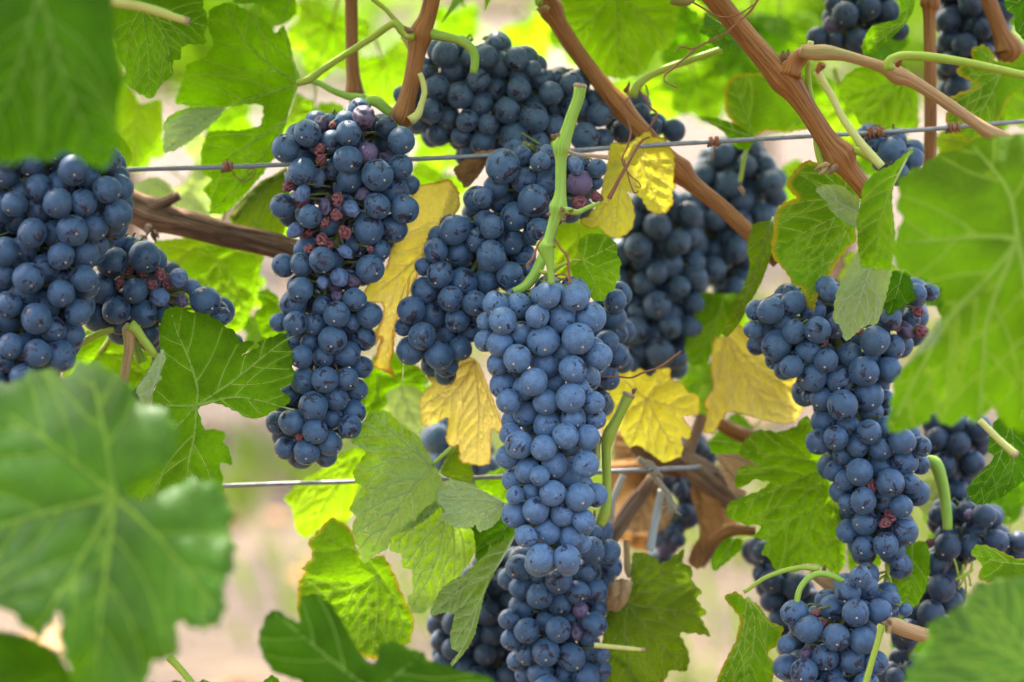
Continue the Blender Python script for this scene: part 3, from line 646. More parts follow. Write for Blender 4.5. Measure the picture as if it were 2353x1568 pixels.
def ridge_strip(path, hh, wv, d, org, V, F, sgn):
    """a vein: a low ridge standing proud of the blade, tapering to its tip"""
    k = len(path); b = len(V); path = np.asarray(path)
    for i in range(k):
        t = path[min(i+1, k-1)]-path[max(i-1, 0)]; t = t/(np.hypot(*t)+1e-9); nn = np.array([-t[1], t[0]]); w_ = wv*.5*(1-.75*i/k)
        for s_, up_ in ((-1, .2), (-.5, 1.2+.45*w_), (0, 1.6+.7*w_), (.5, 1.2+.45*w_), (1, .2)):
            q = path[i]+nn*s_*w_; V.append(at(q[0], q[1], d+(hh[i]-sgn*up_)*S)-org)
    for i in range(k-1):
        for j_ in range(4): a_ = b+i*5+j_; F.append((a_, a_+1, a_+6, a_+5))
NL = 0
def leaf(label, outline, d, mat, junction=None, veins=(), tilt=(0, -.25), cup=.12, ripple=.07, quilt=.9, serr=3.2, tooth=17, petiole=None, peti_mat=None, fold=None, twist=0, vw=6.0, under=False, name='vine_leaf', vm=None, group=None, grid=None):
    global NL; NL += 1
    random.seed(1000+NL)
    P = np.array([p[:2] for p in outline]); j = junction or tuple(P.mean(0))
    if not veins:
        # veins fan from the junction to the lobes that stand farthest from it
        far_ = np.hypot(P[:, 0]-j[0], P[:, 1]-j[1]); n = len(P)
        loc = [i for i in range(n) if far_[i] >= far_[i-1] and far_[i] >= far_[(i+1) % n]]; loc.sort(key=lambda i: -far_[i]); keep = []
        for i in loc:
            a = math.atan2(P[i][1]-j[1], P[i][0]-j[0])
            if far_[i] > .35*far_.max() and all(abs((a-b+math.pi) % (2*math.pi)-math.pi) > .5 for b, _ in keep): keep.append((a, i))
        veins = [[j, tuple(np.array(j)*.5+P[i]*.5+np.array([-(P[i]-np.array(j))[1], (P[i]-np.array(j))[0]])*random.uniform(-.05, .05)), tuple(np.array(j)*.06+P[i]*.94)] for _, i in keep[:6]]
    rim, v2, f2, h, dv, re, trees, depth, size = blade_data(outline, veins, j, tilt, cup, ripple, quilt, serr, tooth, NL*1.37, grid, fold, twist, vw, under)
    org = at(j[0], j[1], d)
    o = empty(name, org, label=label, cat='leaf', group=group)
    V = [at(p[0], p[1], d+hh*S)-org for p, hh in zip(v2, h)]
    me = mesh_from('blade', V, [tuple(f) for f in f2])
    for nm, arr in (('vein_gap', dv), ('rim', re)):
        me.attributes.new(nm, 'FLOAT', 'POINT').data.foreach_set('value', np.array(arr, 'f'))
    bl_ = link('blade', me, o, LM[mat])
    for m, br in trees:
        V, F, UV = [], [], []
        for path, wv in [(m, vw)]+[(b_, vw*(.42 if vw < 12 else .27)*(.5+.5*f)) for b_, f in br]:
            hh, _, _ = depth(path, np.zeros(len(path))); ridge_strip(path, hh, wv, d, org, V, F, 1.0)
        link('vein', mesh_from('vein', V, F), bl_, VM[vm or mat])
    if petiole:
        stem('petiole', [(p[0], p[1], (p[2] if p[2] > 5 else p[2]/.352) if len(p) > 2 else 9) for p in petiole], d, peti_mat or PETI, o, 8, .05)
    return o
def J(n, x, y): return R(n, (x, y))[0]
def VV(n, *vs_): return [R(n, *v) for v in vs_]

# near, out of focus
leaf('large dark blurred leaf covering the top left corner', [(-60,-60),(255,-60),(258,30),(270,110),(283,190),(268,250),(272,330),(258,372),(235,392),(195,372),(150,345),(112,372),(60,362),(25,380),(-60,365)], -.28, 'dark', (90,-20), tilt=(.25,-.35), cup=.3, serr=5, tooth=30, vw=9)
leaf('huge pale blurred leaf with star of veins at lower left', [(-70,865),(20,885),(75,850),(130,850),(152,872),(182,828),(232,838),(292,878),(330,938),(362,928),(402,968),(412,1005),(392,1060),(350,1092),(312,1112),(280,1142),(335,1150),(400,1120),(432,1103),(490,1108),(517,1140),(542,1190),(522,1210),(542,1262),(532,1312),(512,1350),(520,1402),(497,1440),(450,1447),(405,1422),(412,1490),(396,1512),(345,1522),(332,1600),(175,1620),(160,1540),(140,1480),(141,1390),(126,1420),(86,1470),(60,1440),(20,1400),(-70,1370)], -.26, 'blue', (262,1142), VV(0, [(262,1142),(240,1000),(212,870)],[(262,1142),(150,1045),(20,950)],[(262,1142),(110,1178),(-60,1225)],[(262,1142),(250,1260),(228,1420),(222,1570)],[(262,1142),(370,1245),(490,1390)],[(262,1142),(200,1260),(90,1440)]), tilt=(-.10,-.42), cup=.22, serr=10, tooth=42, vw=18, quilt=.75, ripple=.11)
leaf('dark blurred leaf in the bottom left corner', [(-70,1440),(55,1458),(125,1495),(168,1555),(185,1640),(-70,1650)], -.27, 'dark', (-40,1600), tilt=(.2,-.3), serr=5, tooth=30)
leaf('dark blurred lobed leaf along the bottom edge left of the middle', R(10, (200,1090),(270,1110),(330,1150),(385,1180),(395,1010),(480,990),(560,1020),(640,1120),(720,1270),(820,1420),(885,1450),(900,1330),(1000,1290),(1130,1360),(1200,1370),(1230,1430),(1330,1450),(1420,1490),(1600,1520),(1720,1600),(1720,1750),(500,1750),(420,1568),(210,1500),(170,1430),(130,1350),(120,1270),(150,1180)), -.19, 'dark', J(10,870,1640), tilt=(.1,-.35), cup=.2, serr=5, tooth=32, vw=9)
leaf('big bright leaf at the right edge with a thick pale midrib', R(8, (1000,-260),(1020,-200),(995,-100),(1040,0),(990,100),(965,230),(1010,330),(1100,370),(1200,400),(1290,440),(1300,520),(1290,640),(1220,790),(1110,890),(1040,965),(980,1060),(960,1200),(930,1390),(1060,1380),(1190,1330),(1230,1260),(1340,1360),(1440,1280),(1520,1330),(1620,1220),(1700,1340),(1829,1400),(1960,1300),(1960,-600),(1800,-560),(1500,-520),(1450,-480),(1250,-420),(1200,-370),(1100,-330)), -.19, 'fresh', J(8,1800,130), VV(8, [(1800,130),(1590,390),(1300,720),(960,1350)],[(1800,130),(1560,110),(1050,150)],[(1800,130),(1600,620),(1560,980),(1540,1280)],[(1800,130),(1720,-200),(1500,-480)],[(1590,390),(1400,560),(1240,740)],[(1800,130),(1860,600),(1830,1300)]), tilt=(-.25,-.30), cup=.2, serr=7, tooth=36, vw=16, quilt=.6)
leaf('pale turned-over flap of the big leaf at the right edge', R(8, (1275,640),(1300,700),(1275,790),(1200,850),(1100,905),(1040,965),(1110,860),(1200,760)), -.195, 'pale', J(8,1280,660), tilt=(.2,.2), serr=1)
leaf('mottled blurred leaf in the bottom right corner', R(12, (1190,1180),(1250,1170),(1300,1130),(1420,1070),(1510,930),(1640,900),(1829,880),(1960,900),(1960,1750),(1030,1750),(1060,1480),(1110,1450),(1100,1400),(1180,1330),(1210,1250)), -.26, 'blue', J(12,1950,1500), tilt=(-.15,-.40), cup=.3, serr=9, tooth=40, vw=10, ripple=.15, quilt=.6)
leaf('narrow blurred leaf edge hanging in front of the pale leaf', R(8, (780,-237),(850,-307),(960,-357),(1100,-467),(1110,-447),(1040,-387),(985,-277),(965,-137),(990,100),(962,330),(900,322),(772,312),(740,180),(735,20)), -.07, 'fresh', J(8,1080,-440), VV(8, [(1080,-440),(940,-150),(880,50),(880,310)]), tilt=(.5,-.1), serr=3)
leaf('dark leaf tip in the top right corner', R(4, (1690,-40),(1860,-40),(1860,300),(1765,190),(1770,95),(1712,72)), -.03, 'dark', J(4,1860,-40), serr=4)
# left side
leaf('leaf with a sharp dark shadow on it near the top left', R(1, (670,-60),(1330,-60),(1325,40),(1350,100),(1355,170),(1330,215),(1350,290),(1225,290),(1180,310),(1185,385),(1130,395),(1130,495),(1095,520),(1050,560),(990,655),(905,610),(850,570),(790,520),(830,460),(780,400),(750,250),(690,160)), .015, 'green', J(1,925,40), VV(1, [(925,40),(850,190),(815,330)],[(925,40),(960,280),(985,630)],[(925,40),(1080,260),(1120,480)],[(925,40),(1150,120),(1340,170)]), tilt=(-.15,-.30), ripple=.09)
leaf('bright yellow green leaf glowing behind the top left leaf', R(1, (740,570),(800,520),(860,600),(920,690),(1060,640),(1065,900),(1030,950),(960,1010),(910,1080),(860,1110),(780,960),(735,800)), .12, 'lime', J(1,900,620))
leaf('small yellow edged leaf tip touching the wire end', R(1, (735,840),(790,885),(830,940),(870,1010),(860,1060),(810,1115),(730,1060)), -.01, 'rusty', J(1,700,900))
leaf('large lobed leaf left of the yellow petiole joint, seen from below', [(690,182),(672,135),(668,100),(652,56),(632,80),(610,46),(560,20),(520,4),(482,20),(478,62),(492,102),(468,135),(430,145),(425,175),(414,202),(400,238),(440,246),(395,262),(375,282),(380,312),(374,352),(402,345),(440,312),(470,290),(492,262),(520,246),(560,240),(602,240),(606,262),(598,290),(555,300),(520,300),(476,302),(470,325),(460,350),(466,400),(490,412),(465,436),(486,462),(480,494),(520,490),(560,452),(600,405),(640,352),(652,300),(666,250)], .045, 'green', (684,192), VV(0, [(684,192),(590,222),(500,258),(388,335)],[(684,192),(620,150),(560,90),(515,20)],[(684,192),(650,290),(570,400),(492,480)],[(684,192),(672,140),(655,70)],[(655,275),(590,320),(480,395)]), tilt=(.12,.15), vw=8, quilt=.7)
leaf('pale shiny leaf tip turned over at left of the lobed leaf', [(380,282),(440,248),(520,246),(500,275),(470,300),(430,330),(402,346),(374,354),(376,310)], .036, 'pale', (505,255), VV(0, [(505,255),(440,295),(380,345)]), tilt=(.2,.1), quilt=1.4, vw=5)
leaf('dull olive leaf above the brown arm', [(520,505),(560,455),(600,415),(650,395),(668,430),(662,500),(650,545),(590,548)], .08, 'olive', (655,390), petiole=[(660,388,11),(600,430,11),(535,500,12)])
leaf('large glowing leaf under the brown arm', R(5, (980,140),(1280,110),(1430,150),(1640,190),(1730,230),(1700,330),(1650,560),(1600,700),(1540,740),(1380,660),(1100,560),(960,400)), .085, 'lime', J(5,1430,265), VV(5, [(1430,265),(1360,370),(1290,500)],[(1430,265),(1440,400),(1450,600)],[(1430,265),(1540,430),(1590,660)],[(1430,265),(1280,180),(1120,320)],[(1430,265),(1580,200),(1700,250)]), serr=4)
leaf('pale leaf pieces in the gap above the brown arm', R(1, (860,1210),(1000,1150),(1100,1190),(1150,1280),(1250,1250),(1380,1400),(1360,1430),(1100,1360),(900,1300)), .13, 'pale', J(1,1000,1180))
leaf('small green leaf half behind the long bunch', R(6, (100,480),(180,450),(250,500),(270,600),(260,720),(190,790),(130,740),(90,600),(150,570)), .09, 'green', J(6,260,560))
leaf('green five-lobed leaf in front at left with pale veins', R(5, (1075,590),(1160,560),(1260,610),(1320,590),(1370,630),(1440,660),(1470,700),(1530,720),(1570,800),(1665,788),(1640,830),(1565,895),(1700,825)) + R(6, (110,800),(290,735),(320,810),(350,900),(335,940),(362,1010),(330,1070),(255,1110),(340,1172),(300,1215),(230,1240),(160,1292),(60,1290)) + R(5, (1770,1272),(1620,1300),(1540,1250),(1460,1212),(1400,1195),(1310,1212),(1292,1245),(1332,1372),(1400,1370),(1460,1380),(1477,1420),(1450,1450),(1500,1500)) + R(9, (1480,0),(1500,60),(1522,152),(1430,125),(1452,230),(1462,360),(1200,400),(900,420),(780,350),(850,180)) + R(5, (1000,1270),(990,1150),(1035,1050),(1050,870),(1040,700)), -.035, 'green', J(5,1280,1215), VV(5, [(1280,1215),(1290,1110),(1240,930),(1150,720),(1120,600)],[(1280,1215),(1500,1070),(1829,810),(1990,730)],[(1280,1215),(1160,1215),(1010,1210)],[(1280,1215),(1130,1380),(960,1530)],[(1280,1215),(1270,1400),(1230,1600),(1210,1850)],[(1280,1215),(1560,1160),(1920,1240)]), tilt=(.05,-.35), vw=9, serr=3.5, tooth=22)
leaf('small pale folded leaf by the tan spur', R(5, (1060,850),(1088,900),(1042,1010),(1062,1032),(1002,1090),(992,1200),(950,1232),(880,1110),(960,1000),(1020,890)), -.075, 'pale', J(5,1060,850), tilt=(.4,0), serr=2)
leaf('bright small leaf behind the tan spur with a yellow petiole', R(5, (420,890),(560,720),(750,720),(900,800),(1010,900),(900,1100),(700,1180),(600,1050),(430,1110),(400,980)), .045, 'lime', J(5,650,870), petiole=R(5,(650,870,9),(700,800,10),(740,730,10)), peti_mat=PETY)
leaf('dark leaf tips poking up at the bottom edge', [(330,1620),(345,1565),(385,1572),(405,1562),(440,1575),(470,1560),(500,1580),(560,1600),(600,1570),(625,1550),(640,1560),(650,1640)], .02, 'dark', (480,1640))
# middle
leaf('bright green leaf with small orange spot, below the lower wire', R(10, (440,650),(500,590),(560,520),(600,490),(700,540),(740,600),(760,690),(800,780),(930,730),(970,790),(1020,880),(1060,1000),(1130,1130),(1140,1190),(1110,1300),(1060,1340),(900,1420),(820,1410),(700,1350),(500,1250),(370,1120),(380,920),(430,840),(400,830),(480,740)), .03, 'rusty', J(10,905,870), VV(10, [(905,870),(770,1070),(690,1200)],[(905,870),(900,1100),(860,1390)],[(905,870),(720,960),(440,1000)],[(905,870),(780,730),(560,620)],[(905,870),(1000,1020),(1090,1290)]), serr=4, tooth=20, tilt=(0,-.2), cup=.05)
leaf('lime leaf in the background crossed by the lower wire', R(10, (280,370),(400,250),(500,200),(620,100),(740,30),(950,60),(860,130),(760,280),(730,500),(600,500),(430,640),(360,570),(340,430)), .11, 'lime', J(10,760,90), tilt=(.1,.1))
leaf('textured leaf underside in focus with raised pale veins', R(10, (860,-205),(960,-210),(1050,-120),(1170,-40),(1230,80),(1290,180),(1325,260),(1330,400),(1200,520),(1110,560),(1000,610),(960,700),(870,745),(805,800),(785,740),(755,650),(728,560),(762,480),(710,445),(760,340),(800,282),(748,262),(738,200),(760,150),(832,62),(720,0),(775,-100)), -.004, 'under', J(10,1250,150), VV(10, [(1250,150),(1100,330),(950,560),(860,720)],[(1250,150),(1140,110),(960,130),(770,220)],[(1180,235),(1000,260),(740,410)],[(1110,320),(960,370),(760,490)],[(1030,440),(900,500),(770,590)],[(960,560),(860,600),(790,690)],[(1250,150),(1080,0),(880,-160)]), tilt=(.25,.22), cup=.15, quilt=1.5, under=True, serr=3.5, tooth=20, vw=7, petiole=R(10, (1250,150,8),(1320,90,10),(1390,30,11)), ripple=.08)
leaf('lower lobe of leaf underside hanging over a beige gap', R(10, (975,640),(1000,560),(1110,500),(1300,360),(1400,480),(1450,560),(1520,560),(1542,700),(1500,790),(1420,890),(1330,990),(1260,1060),(1200,1122),(1110,1112),(1090,1010),(1132,990),(1122,830),(1055,822),(1060,730),(980,712)), .004, 'under', J(10,1310,330), VV(10, [(1310,330),(1230,470),(1090,590),(985,690)],[(1310,330),(1330,560),(1250,850),(1115,1095)],[(1330,520),(1200,640),(1080,800)],[(1270,800),(1180,860),(1140,960)],[(1350,430),(1395,600),(1400,880)],[(1350,430),(1450,620),(1470,830)]), tilt=(.15,.1), quilt=1.3, under=True, serr=3, vw=6)
leaf('small pale grey green leaf underside touching the middle bunch', R(10, (1290,300),(1360,240),(1480,260),(1600,320),(1730,400),(1700,500),(1640,560),(1560,592),(1540,540),(1500,562),(1440,562),(1400,557),(1300,500),(1345,450),(1288,390)), -.022, 'pale', J(10,1725,402), VV(10, [(1725,402),(1550,380),(1300,370)],[(1725,402),(1560,460),(1400,550)],[(1725,402),(1640,470),(1570,580)],[(1725,402),(1560,320),(1380,260)]), tilt=(.1,.1), quilt=1.0, under=True, serr=2.5, tooth=13, vw=5)
leaf('narrow curled leaf with a toothed edge beside the middle bunch', R(10, (1800,600),(1740,700),(1690,800),(1600,980),(1570,1100),(1540,1240),(1500,1330),(1430,1420),(1380,1475),(1375,1440),(1430,1370),(1380,1350),(1370,1270),(1390,1180),(1402,1120),(1340,1110),(1240,1140),(1260,1060),(1310,960),(1370,910),(1430,880),(1480,860),(1560,770),(1620,720),(1630,645),(1652,690),(1730,640)), -.045, 'under', J(10,1800,600), VV(10, [(1800,600),(1640,860),(1450,960),(1250,1130)],[(1640,850),(1560,1050),(1400,1310)],[(1560,1050),(1500,1250),(1400,1440)]), tilt=(-.3,.1), quilt=1.6, under=True, serr=2.5, tooth=12, vw=6, fold=(J(10,1800,600), J(10,1480,1330), .35))
leaf('dark leaf behind the pale small leaf', R(10, (1480,540),(1640,540),(1720,470),(1810,540),(1810,610),(1700,690),(1600,800),(1560,900),(1530,700)), .03, 'dark', J(10,1780,480))
leaf('small olive leaf at the joint of the textured leaf', R(10, (1300,200),(1340,100),(1420,20),(1490,110),(1525,200),(1520,265),(1400,250)), .03, 'olive', J(10,1300,200))
leaf('yellow green leaf behind the wire beside the middle bunch', R(10, (1535,240),(1640,190),(1760,150),(1780,420),(1650,340),(1545,290)), .07, 'lime', J(10,1760,160))
leaf('long folded yellow leaf between the two blue bunches', R(2, (1140,1215),(1290,1190),(1370,1165),(1430,1250),(1440,1350),(1380,1440)) + R(6, (1330,60),(1250,200),(1180,330),(1130,430),(1080,540),(1030,640),(1012,760),(1003,860),(982,950),(1022,1030),(920,982),(865,960),(900,840),(922,760),(880,832),(868,750),(920,660),(940,570),(920,540),(785,545),(820,450),(862,372),(850,350),(960,312),(985,160),(1080,80),(1080,0)), .022, 'yellow', J(2,1390,1200), VV(0, [(1040,425),(1000,540),(940,640),(905,740),(880,860)],[(985,570),(930,620),(845,690)],[(940,640),(930,740),(925,880)]), tilt=(-.1,-.15), fold=((1040,425),(900,800),-.45), serr=2, vw=6)
leaf('yellow leaf hanging under the dark bunch left of the middle', R(6, (1500,890),(1560,930),(1620,1080),(1690,1270),(1722,1370),(1690,1402),(1640,1350),(1640,1590),(1580,1610),(1430,1585),(1430,1470),(1380,1492),(1342,1440),(1362,1280),(1280,1332),(1190,1352),(1178,1270),(1168,1200),(1200,1120),(1262,1070),(1218,1030),(1250,980),(1400,920)), .03, 'yellow', J(6,1530,920), VV(6, [(1530,920),(1560,1250),(1540,1580)],[(1530,920),(1420,1100),(1200,1320)],[(1530,920),(1620,1150),(1700,1380)],[(1530,920),(1380,970),(1230,1040)]), tilt=(0,-.2), serr=2.5)
leaf('lemon yellow leaf behind tendrils at upper right of the middle', R(3, (850,930),(960,940),(1050,880),(1110,850),(1132,900),(1210,900),(1232,950),(1272,1000),(1277,1100),(1262,1170),(1282,1230),(1250,1252),(1270,1320),(1232,1380),(1170,1406),(1090,1370),(1050,1290),(955,1240),(1000,1330),(1017,1420),(1000,1480),(975,1522),(900,1562),(820,1540),(780,1480),(720,1500),(640,1450),(720,1400),(790,1300),(800,1190),(830,1080)), .022, 'lemon', J(3,1010,930), VV(3, [(1010,930),(1120,1050),(1260,1110)],[(1010,930),(1090,1150),(1180,1390)],[(1010,930),(920,1200),(880,1540)],[(1010,930),(870,1250),(730,1470)]), tilt=(.1,-.2), serr=3.5, tooth=20)
leaf('pale yellow lobed leaf behind the cut green shoot', R(7, (880,970),(960,960),(1000,1000),(1050,960),(1110,1032),(1160,970),(1240,960),(1250,1050),(1330,1060),(1350,1120),(1432,1140),(1442,1270),(1320,1280),(1382,1370),(1372,1440),(1310,1420),(1332,1490),(1310,1550),(1200,1590),(1130,1540),(1030,1470),(970,1492),(920,1400),(900,1350),(790,1390),(800,1200),(820,1080),(870,1040)), .055, 'lemon', J(7,1090,1170), serr=3, tilt=(0,-.1), cup=.05)
leaf('yellow leaf with a burnt brown upper edge right of the middle', R(8, (-85,670),(-20,690),(20,740),(130,880),(260,960),(360,1020),(400,1120),(420,1180),(330,1330),(220,1330),(0,1270),(-100,1250),(-140,1300),(-200,1400),(-270,1392),(-240,1250),(-272,1200),(-200,1100),(-220,970),(-200,760),(-130,770),(-140,720)), .075, 'yellow', J(8,-120,740), VV(8, [(-120,740),(100,980),(380,1130)],[(-120,740),(0,1000),(200,1300)],[(-120,740),(-170,1000),(-240,1350)]), tilt=(-.1,-.2), serr=3)
leaf('small light green scalloped leaf right of the green shoot', R(7, (650,130),(700,90),(810,90),(870,130),(900,170),(890,220),(925,270),(910,340),(920,380),(890,410),(880,460),(830,480),(815,530),(760,530),(710,500),(660,430),(610,380),(590,310),(670,260),(640,190)), -.015, 'lime', J(7,670,265), VV(7, [(670,265),(770,220),(880,160)],[(670,265),(800,320),(910,370)],[(670,265),(740,390),(780,520)],[(670,265),(690,190),(700,110)]), tilt=(-.2,-.35), serr=3, tooth=14, petiole=R(7,(670,265,5),(580,270,6),(480,340,7)), vw=4)
leaf('large bright leaf behind the slanting cane at the top', [(1262,-40),(1565,-40),(1557,50),(1540,108),(1505,122),(1482,165),(1432,182),(1380,176),(1340,160),(1312,120),(1284,80)], .11, 'fresh', (1420,-10), VV(0, [(1420,-10),(1420,80),(1430,175)],[(1420,-10),(1340,60),(1300,100)],[(1420,-10),(1500,50),(1540,100)]), serr=5, tooth=26, tilt=(0,.1), cup=0)
leaf('crinkled dark leaf tip beside the thick cane', R(3, (1470,90),(1560,150),(1680,250),(1692,322),(1620,337),(1530,300),(1490,280),(1500,240),(1428,215),(1460,150)), .0, 'blue', J(3,1700,240), quilt=2.4, serr=4, tooth=10, ripple=.14, vw=3)
leaf('bright leaf with reddish rim above the wire at right', [(1668,195),(1685,175),(1722,168),(1768,172),(1800,200),(1840,245),(1880,292),(1800,305),(1760,300),(1722,322),(1690,290),(1668,262),(1664,222)], .075, 'rusty', (1735,318), tilt=(0,.15), petiole=[(1735,318,9),(1715,345,9),(1700,420,9)])
leaf('thin pointed bright leaf left of the rimmed leaf', [(1600,268),(1640,270),(1690,285),(1740,318),(1720,345),(1690,340),(1660,300)], .06, 'green', (1738,318), serr=2)
leaf('broad bright leaf behind the two pale petioles', R(4, (640,500),(760,430),(860,440),(930,470),(1100,450),(1140,700),(1140,850),(960,830),(760,830),(720,740),(610,640)), .1, 'lime', J(4,1050,520), cup=.0)
leaf('curled bright leaf below the bunch at the top edge right', R(4, (1005,-60),(1130,-60),(1105,80),(1045,170),(985,230),(870,330),(780,372),(768,290),(820,180),(900,150),(1000,130),(1032,80)), .035, 'green', J(4,1080,-40), VV(4, [(1080,-40),(1050,130),(930,230),(785,350)]), tilt=(.2,-.3), serr=1.5, fold=(J(4,1060,60),J(4,790,350),-.3))
leaf('green leaf with brown lobes behind the long tan cane', R(4, (1480,320),(1560,290),(1620,330),(1640,400),(1760,410),(1860,300),(1860,560),(1722,640),(1692,740),(1640,840),(1550,870),(1450,952),(1430,880),(1370,880),(1308,780),(1342,700),(1308,650),(1450,590),(1545,560),(1378,480),(1420,420),(1500,400)), .045, 'rusty', J(4,1680,480), VV(4, [(1680,480),(1580,680),(1450,920)],[(1680,480),(1620,420),(1540,310)],[(1680,480),(1520,490),(1400,470)],[(1680,480),(1500,600),(1330,700)]), serr=4)
# right of the middle
leaf('light green leaf with yellow rim under the thick cane', R(8, (200,-30),(250,-110),(350,-140),(290,-200),(278,-247),(330,-327),(410,-394),(560,-350),(700,-240),(765,-177),(745,-40),(725,60),(742,130),(680,180),(600,290),(550,390),(470,520),(462,602),(420,592),(408,530),(390,452),(310,420),(298,370),(250,312),(190,250),(178,180),(195,60)), .0, 'rusty', J(8,730,-60), VV(8, [(730,-60),(520,20),(200,190)],[(730,-60),(540,200),(310,400)],[(730,-60),(600,220),(430,590)],[(730,-60),(520,-130),(230,-90)],[(730,-60),(580,-250),(420,-370)]), tilt=(-.1,-.15), serr=3.5, vw=5)
leaf('pale turned lobe on the yellow rimmed leaf', R(4, (460,1240),(520,1205),(640,1212),(750,1300),(760,1500),(640,1442),(560,1372),(540,1322)), -.016, 'pale', J(4,755,1400), tilt=(.3,.2), serr=2.5, under=True)
leaf('pale silvery leaf hanging with its tip down at right', R(8, (760,170),(840,260),(960,250),(972,330),(942,450),(912,560),(890,640),(850,692),(800,682),(700,772),(660,797),(630,700),(578,650),(598,500),(640,380),(690,280)), -.045, 'pale', J(8,870,200), VV(8, [(870,200),(780,450),(665,780)],[(800,400),(880,520),(880,640)],[(790,420),(690,500),(600,630)]), tilt=(.25,.25), serr=3.5, under=True, fold=(J(8,870,200),J(8,665,780),.3))
leaf('dark leaf piece right behind the pale hanging leaf', R(8, (1080,335),(1112,480),(1132,522),(1060,552),(1000,592),(940,632),(905,560),(960,330)), -.01, 'dark', J(8,1040,320), serr=4)
leaf('olive leaf folded into a narrow strip right of the blurred bunch', R(8, (60,20),(190,0),(205,80),(170,260),(110,420),(30,560),(-30,680),(-110,770),(-150,740),(-60,540),(10,400),(40,300),(18,200),(28,130)), .03, 'olive', J(8,190,-20), VV(8, [(190,-20),(120,200),(50,420),(-110,740)]), tilt=(.5,0), serr=1)
leaf('jagged green leaf with small holes left of the right bunch', R(12, (430,-165),(380,-165),(340,-103),(230,-63),(90,-85),(0,-13),(-40,80),(100,148),(0,152),(-50,190),(-60,300),(20,282),(60,240),(185,262),(100,320),(0,350),(-110,400),(-122,480),(0,540),(120,542),(58,622),(150,640),(108,742),(160,742),(200,842),(360,852),(380,790),(480,800),(550,832),(610,872),(662,800),(650,680),(692,600),(680,500),(620,400),(560,280),(540,200),(530,0)), .04, 'fresh', J(12,560,150), VV(12, [(560,150),(440,470),(390,780)],[(560,150),(250,290),(-100,440)],[(560,150),(300,100),(0,60)],[(560,150),(300,450),(120,620)],[(560,150),(600,500),(620,850)]), tilt=(.1,-.25), serr=4.5, tooth=20, vw=6, quilt=1.2)
leaf('green leaf between the right bunch and the loose bunch', R(12, (990,690),(1100,652),(1182,640),(1217,720),(1212,850),(1190,960),(1130,1072),(1060,1082),(1000,1000),(955,900)), .03, 'green', J(12,1100,650), serr=3.5)
leaf('yellow green leaf behind the thin stems at lower right', R(12, (670,700),(800,690),(890,720),(905,790),(800,860),(690,880)), .055, 'lime', J(12,880,700))
leaf('notched leaf with a yellow shoulder at the bottom right of the middle', [(1661,1372),(1690,1358),(1715,1378),(1742,1388),(1770,1430),(1802,1440),(1790,1480),(1762,1500),(1782,1530),(1765,1620),(1625,1620),(1660,1530),(1692,1470),(1702,1420)], -.01, 'rusty', (1718,1372), VV(0, [(1718,1372),(1735,1440),(1720,1560)],[(1718,1372),(1765,1430),(1790,1450)],[(1718,1372),(1700,1480),(1650,1590)]), serr=3, petiole=R(12, (0,980,9),(150,880,10),(350,820,11),(490,832,11)), quilt=1.3)
leaf('big olive green leaf at the bottom right of the middle bunch', R(11, (990,730),(1060,720),(1130,740),(1180,800),(1260,750),(1340,690),(1320,780),(1390,830),(1380,900),(1450,980),(1410,1030),(1482,1110),(1440,1150),(1482,1220),(1512,1270),(1420,1252),(1298,1240),(1340,1320),(1372,1400),(1352,1500),(1240,1490),(1210,1552),(1150,1640),(900,1660),(790,1600),(790,1400),(820,1100),(950,1050),(985,880)), .045, 'olive', J(11,960,1060), VV(11, [(960,1060),(1130,900),(1320,790)],[(960,1060),(1200,1090),(1460,1130)],[(960,1060),(1120,1250),(1320,1460)],[(960,1060),(950,1300),(1000,1620)],[(960,1060),(990,900),(1010,750)]), tilt=(0,-.15), serr=4.5, tooth=22, petiole=R(11,(790,1350,10),(880,1380,11),(960,1450,11),(1060,1600,11)))
leaf('green leaf with a burnt brown notch near the right edge', R(12, (1480,730),(1510,668),(1580,670),(1700,722),(1780,762),(1870,760),(1870,930),(1600,920),(1520,890),(1562,800)), -.03, 'rusty', J(12,1860,800), serr=3)
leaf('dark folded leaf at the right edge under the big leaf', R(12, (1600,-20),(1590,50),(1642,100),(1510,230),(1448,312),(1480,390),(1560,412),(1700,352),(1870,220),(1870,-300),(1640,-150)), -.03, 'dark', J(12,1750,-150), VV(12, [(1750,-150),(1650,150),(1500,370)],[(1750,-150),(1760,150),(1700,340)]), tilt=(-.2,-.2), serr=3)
leaf('small pale green leaf at the right edge above the dark grapes', R(12, (1130,250),(1250,240),(1420,330),(1500,480),(1380,520),(1200,500),(1120,380)), .09, 'pale', J(12,1400,500))
# dry leaves and pieces around the old wood
leaf('dry tan leaf behind the jagged green leaf', R(13, (1130,340),(1260,330),(1400,330),(1580,440),(1440,540),(1300,640),(1440,700),(1420,760),(1280,700),(1200,520)), .07, 'tan', J(13,1140,340), serr=1.5, ripple=.12, name='dry_leaf')
leaf('dry orange brown leaf behind the tied old wood', R(13, (60,420),(300,380),(560,480),(720,900),(650,1120),(300,1140),(120,1050),(60,760)), .15, 'dry', J(13,480,440), serr=2, ripple=.22, quilt=3, name='dry_leaf')
leaf('long dry ochre leaf hanging beside the withered bunch', R(13, (900,560),(1060,600),(1180,760),(1210,1000),(1180,1150),(1080,1300),(960,1480),(860,1400),(900,1250),(1000,1120),(940,900),(880,720)), .115, 'dry', J(13,960,570), serr=1.5, ripple=.16, fold=(J(13,960,570),J(13,1060,1250),-.6), name='dry_leaf')
leaf('crumpled dry brown leaf right of the bottom bunch', R(11, (835,925),(920,888),(1002,910),(960,1050),(900,1112),(828,1092)), .03, 'dry', J(11,920,890), serr=4, tooth=12, ripple=.24, quilt=3, name='dry_leaf')
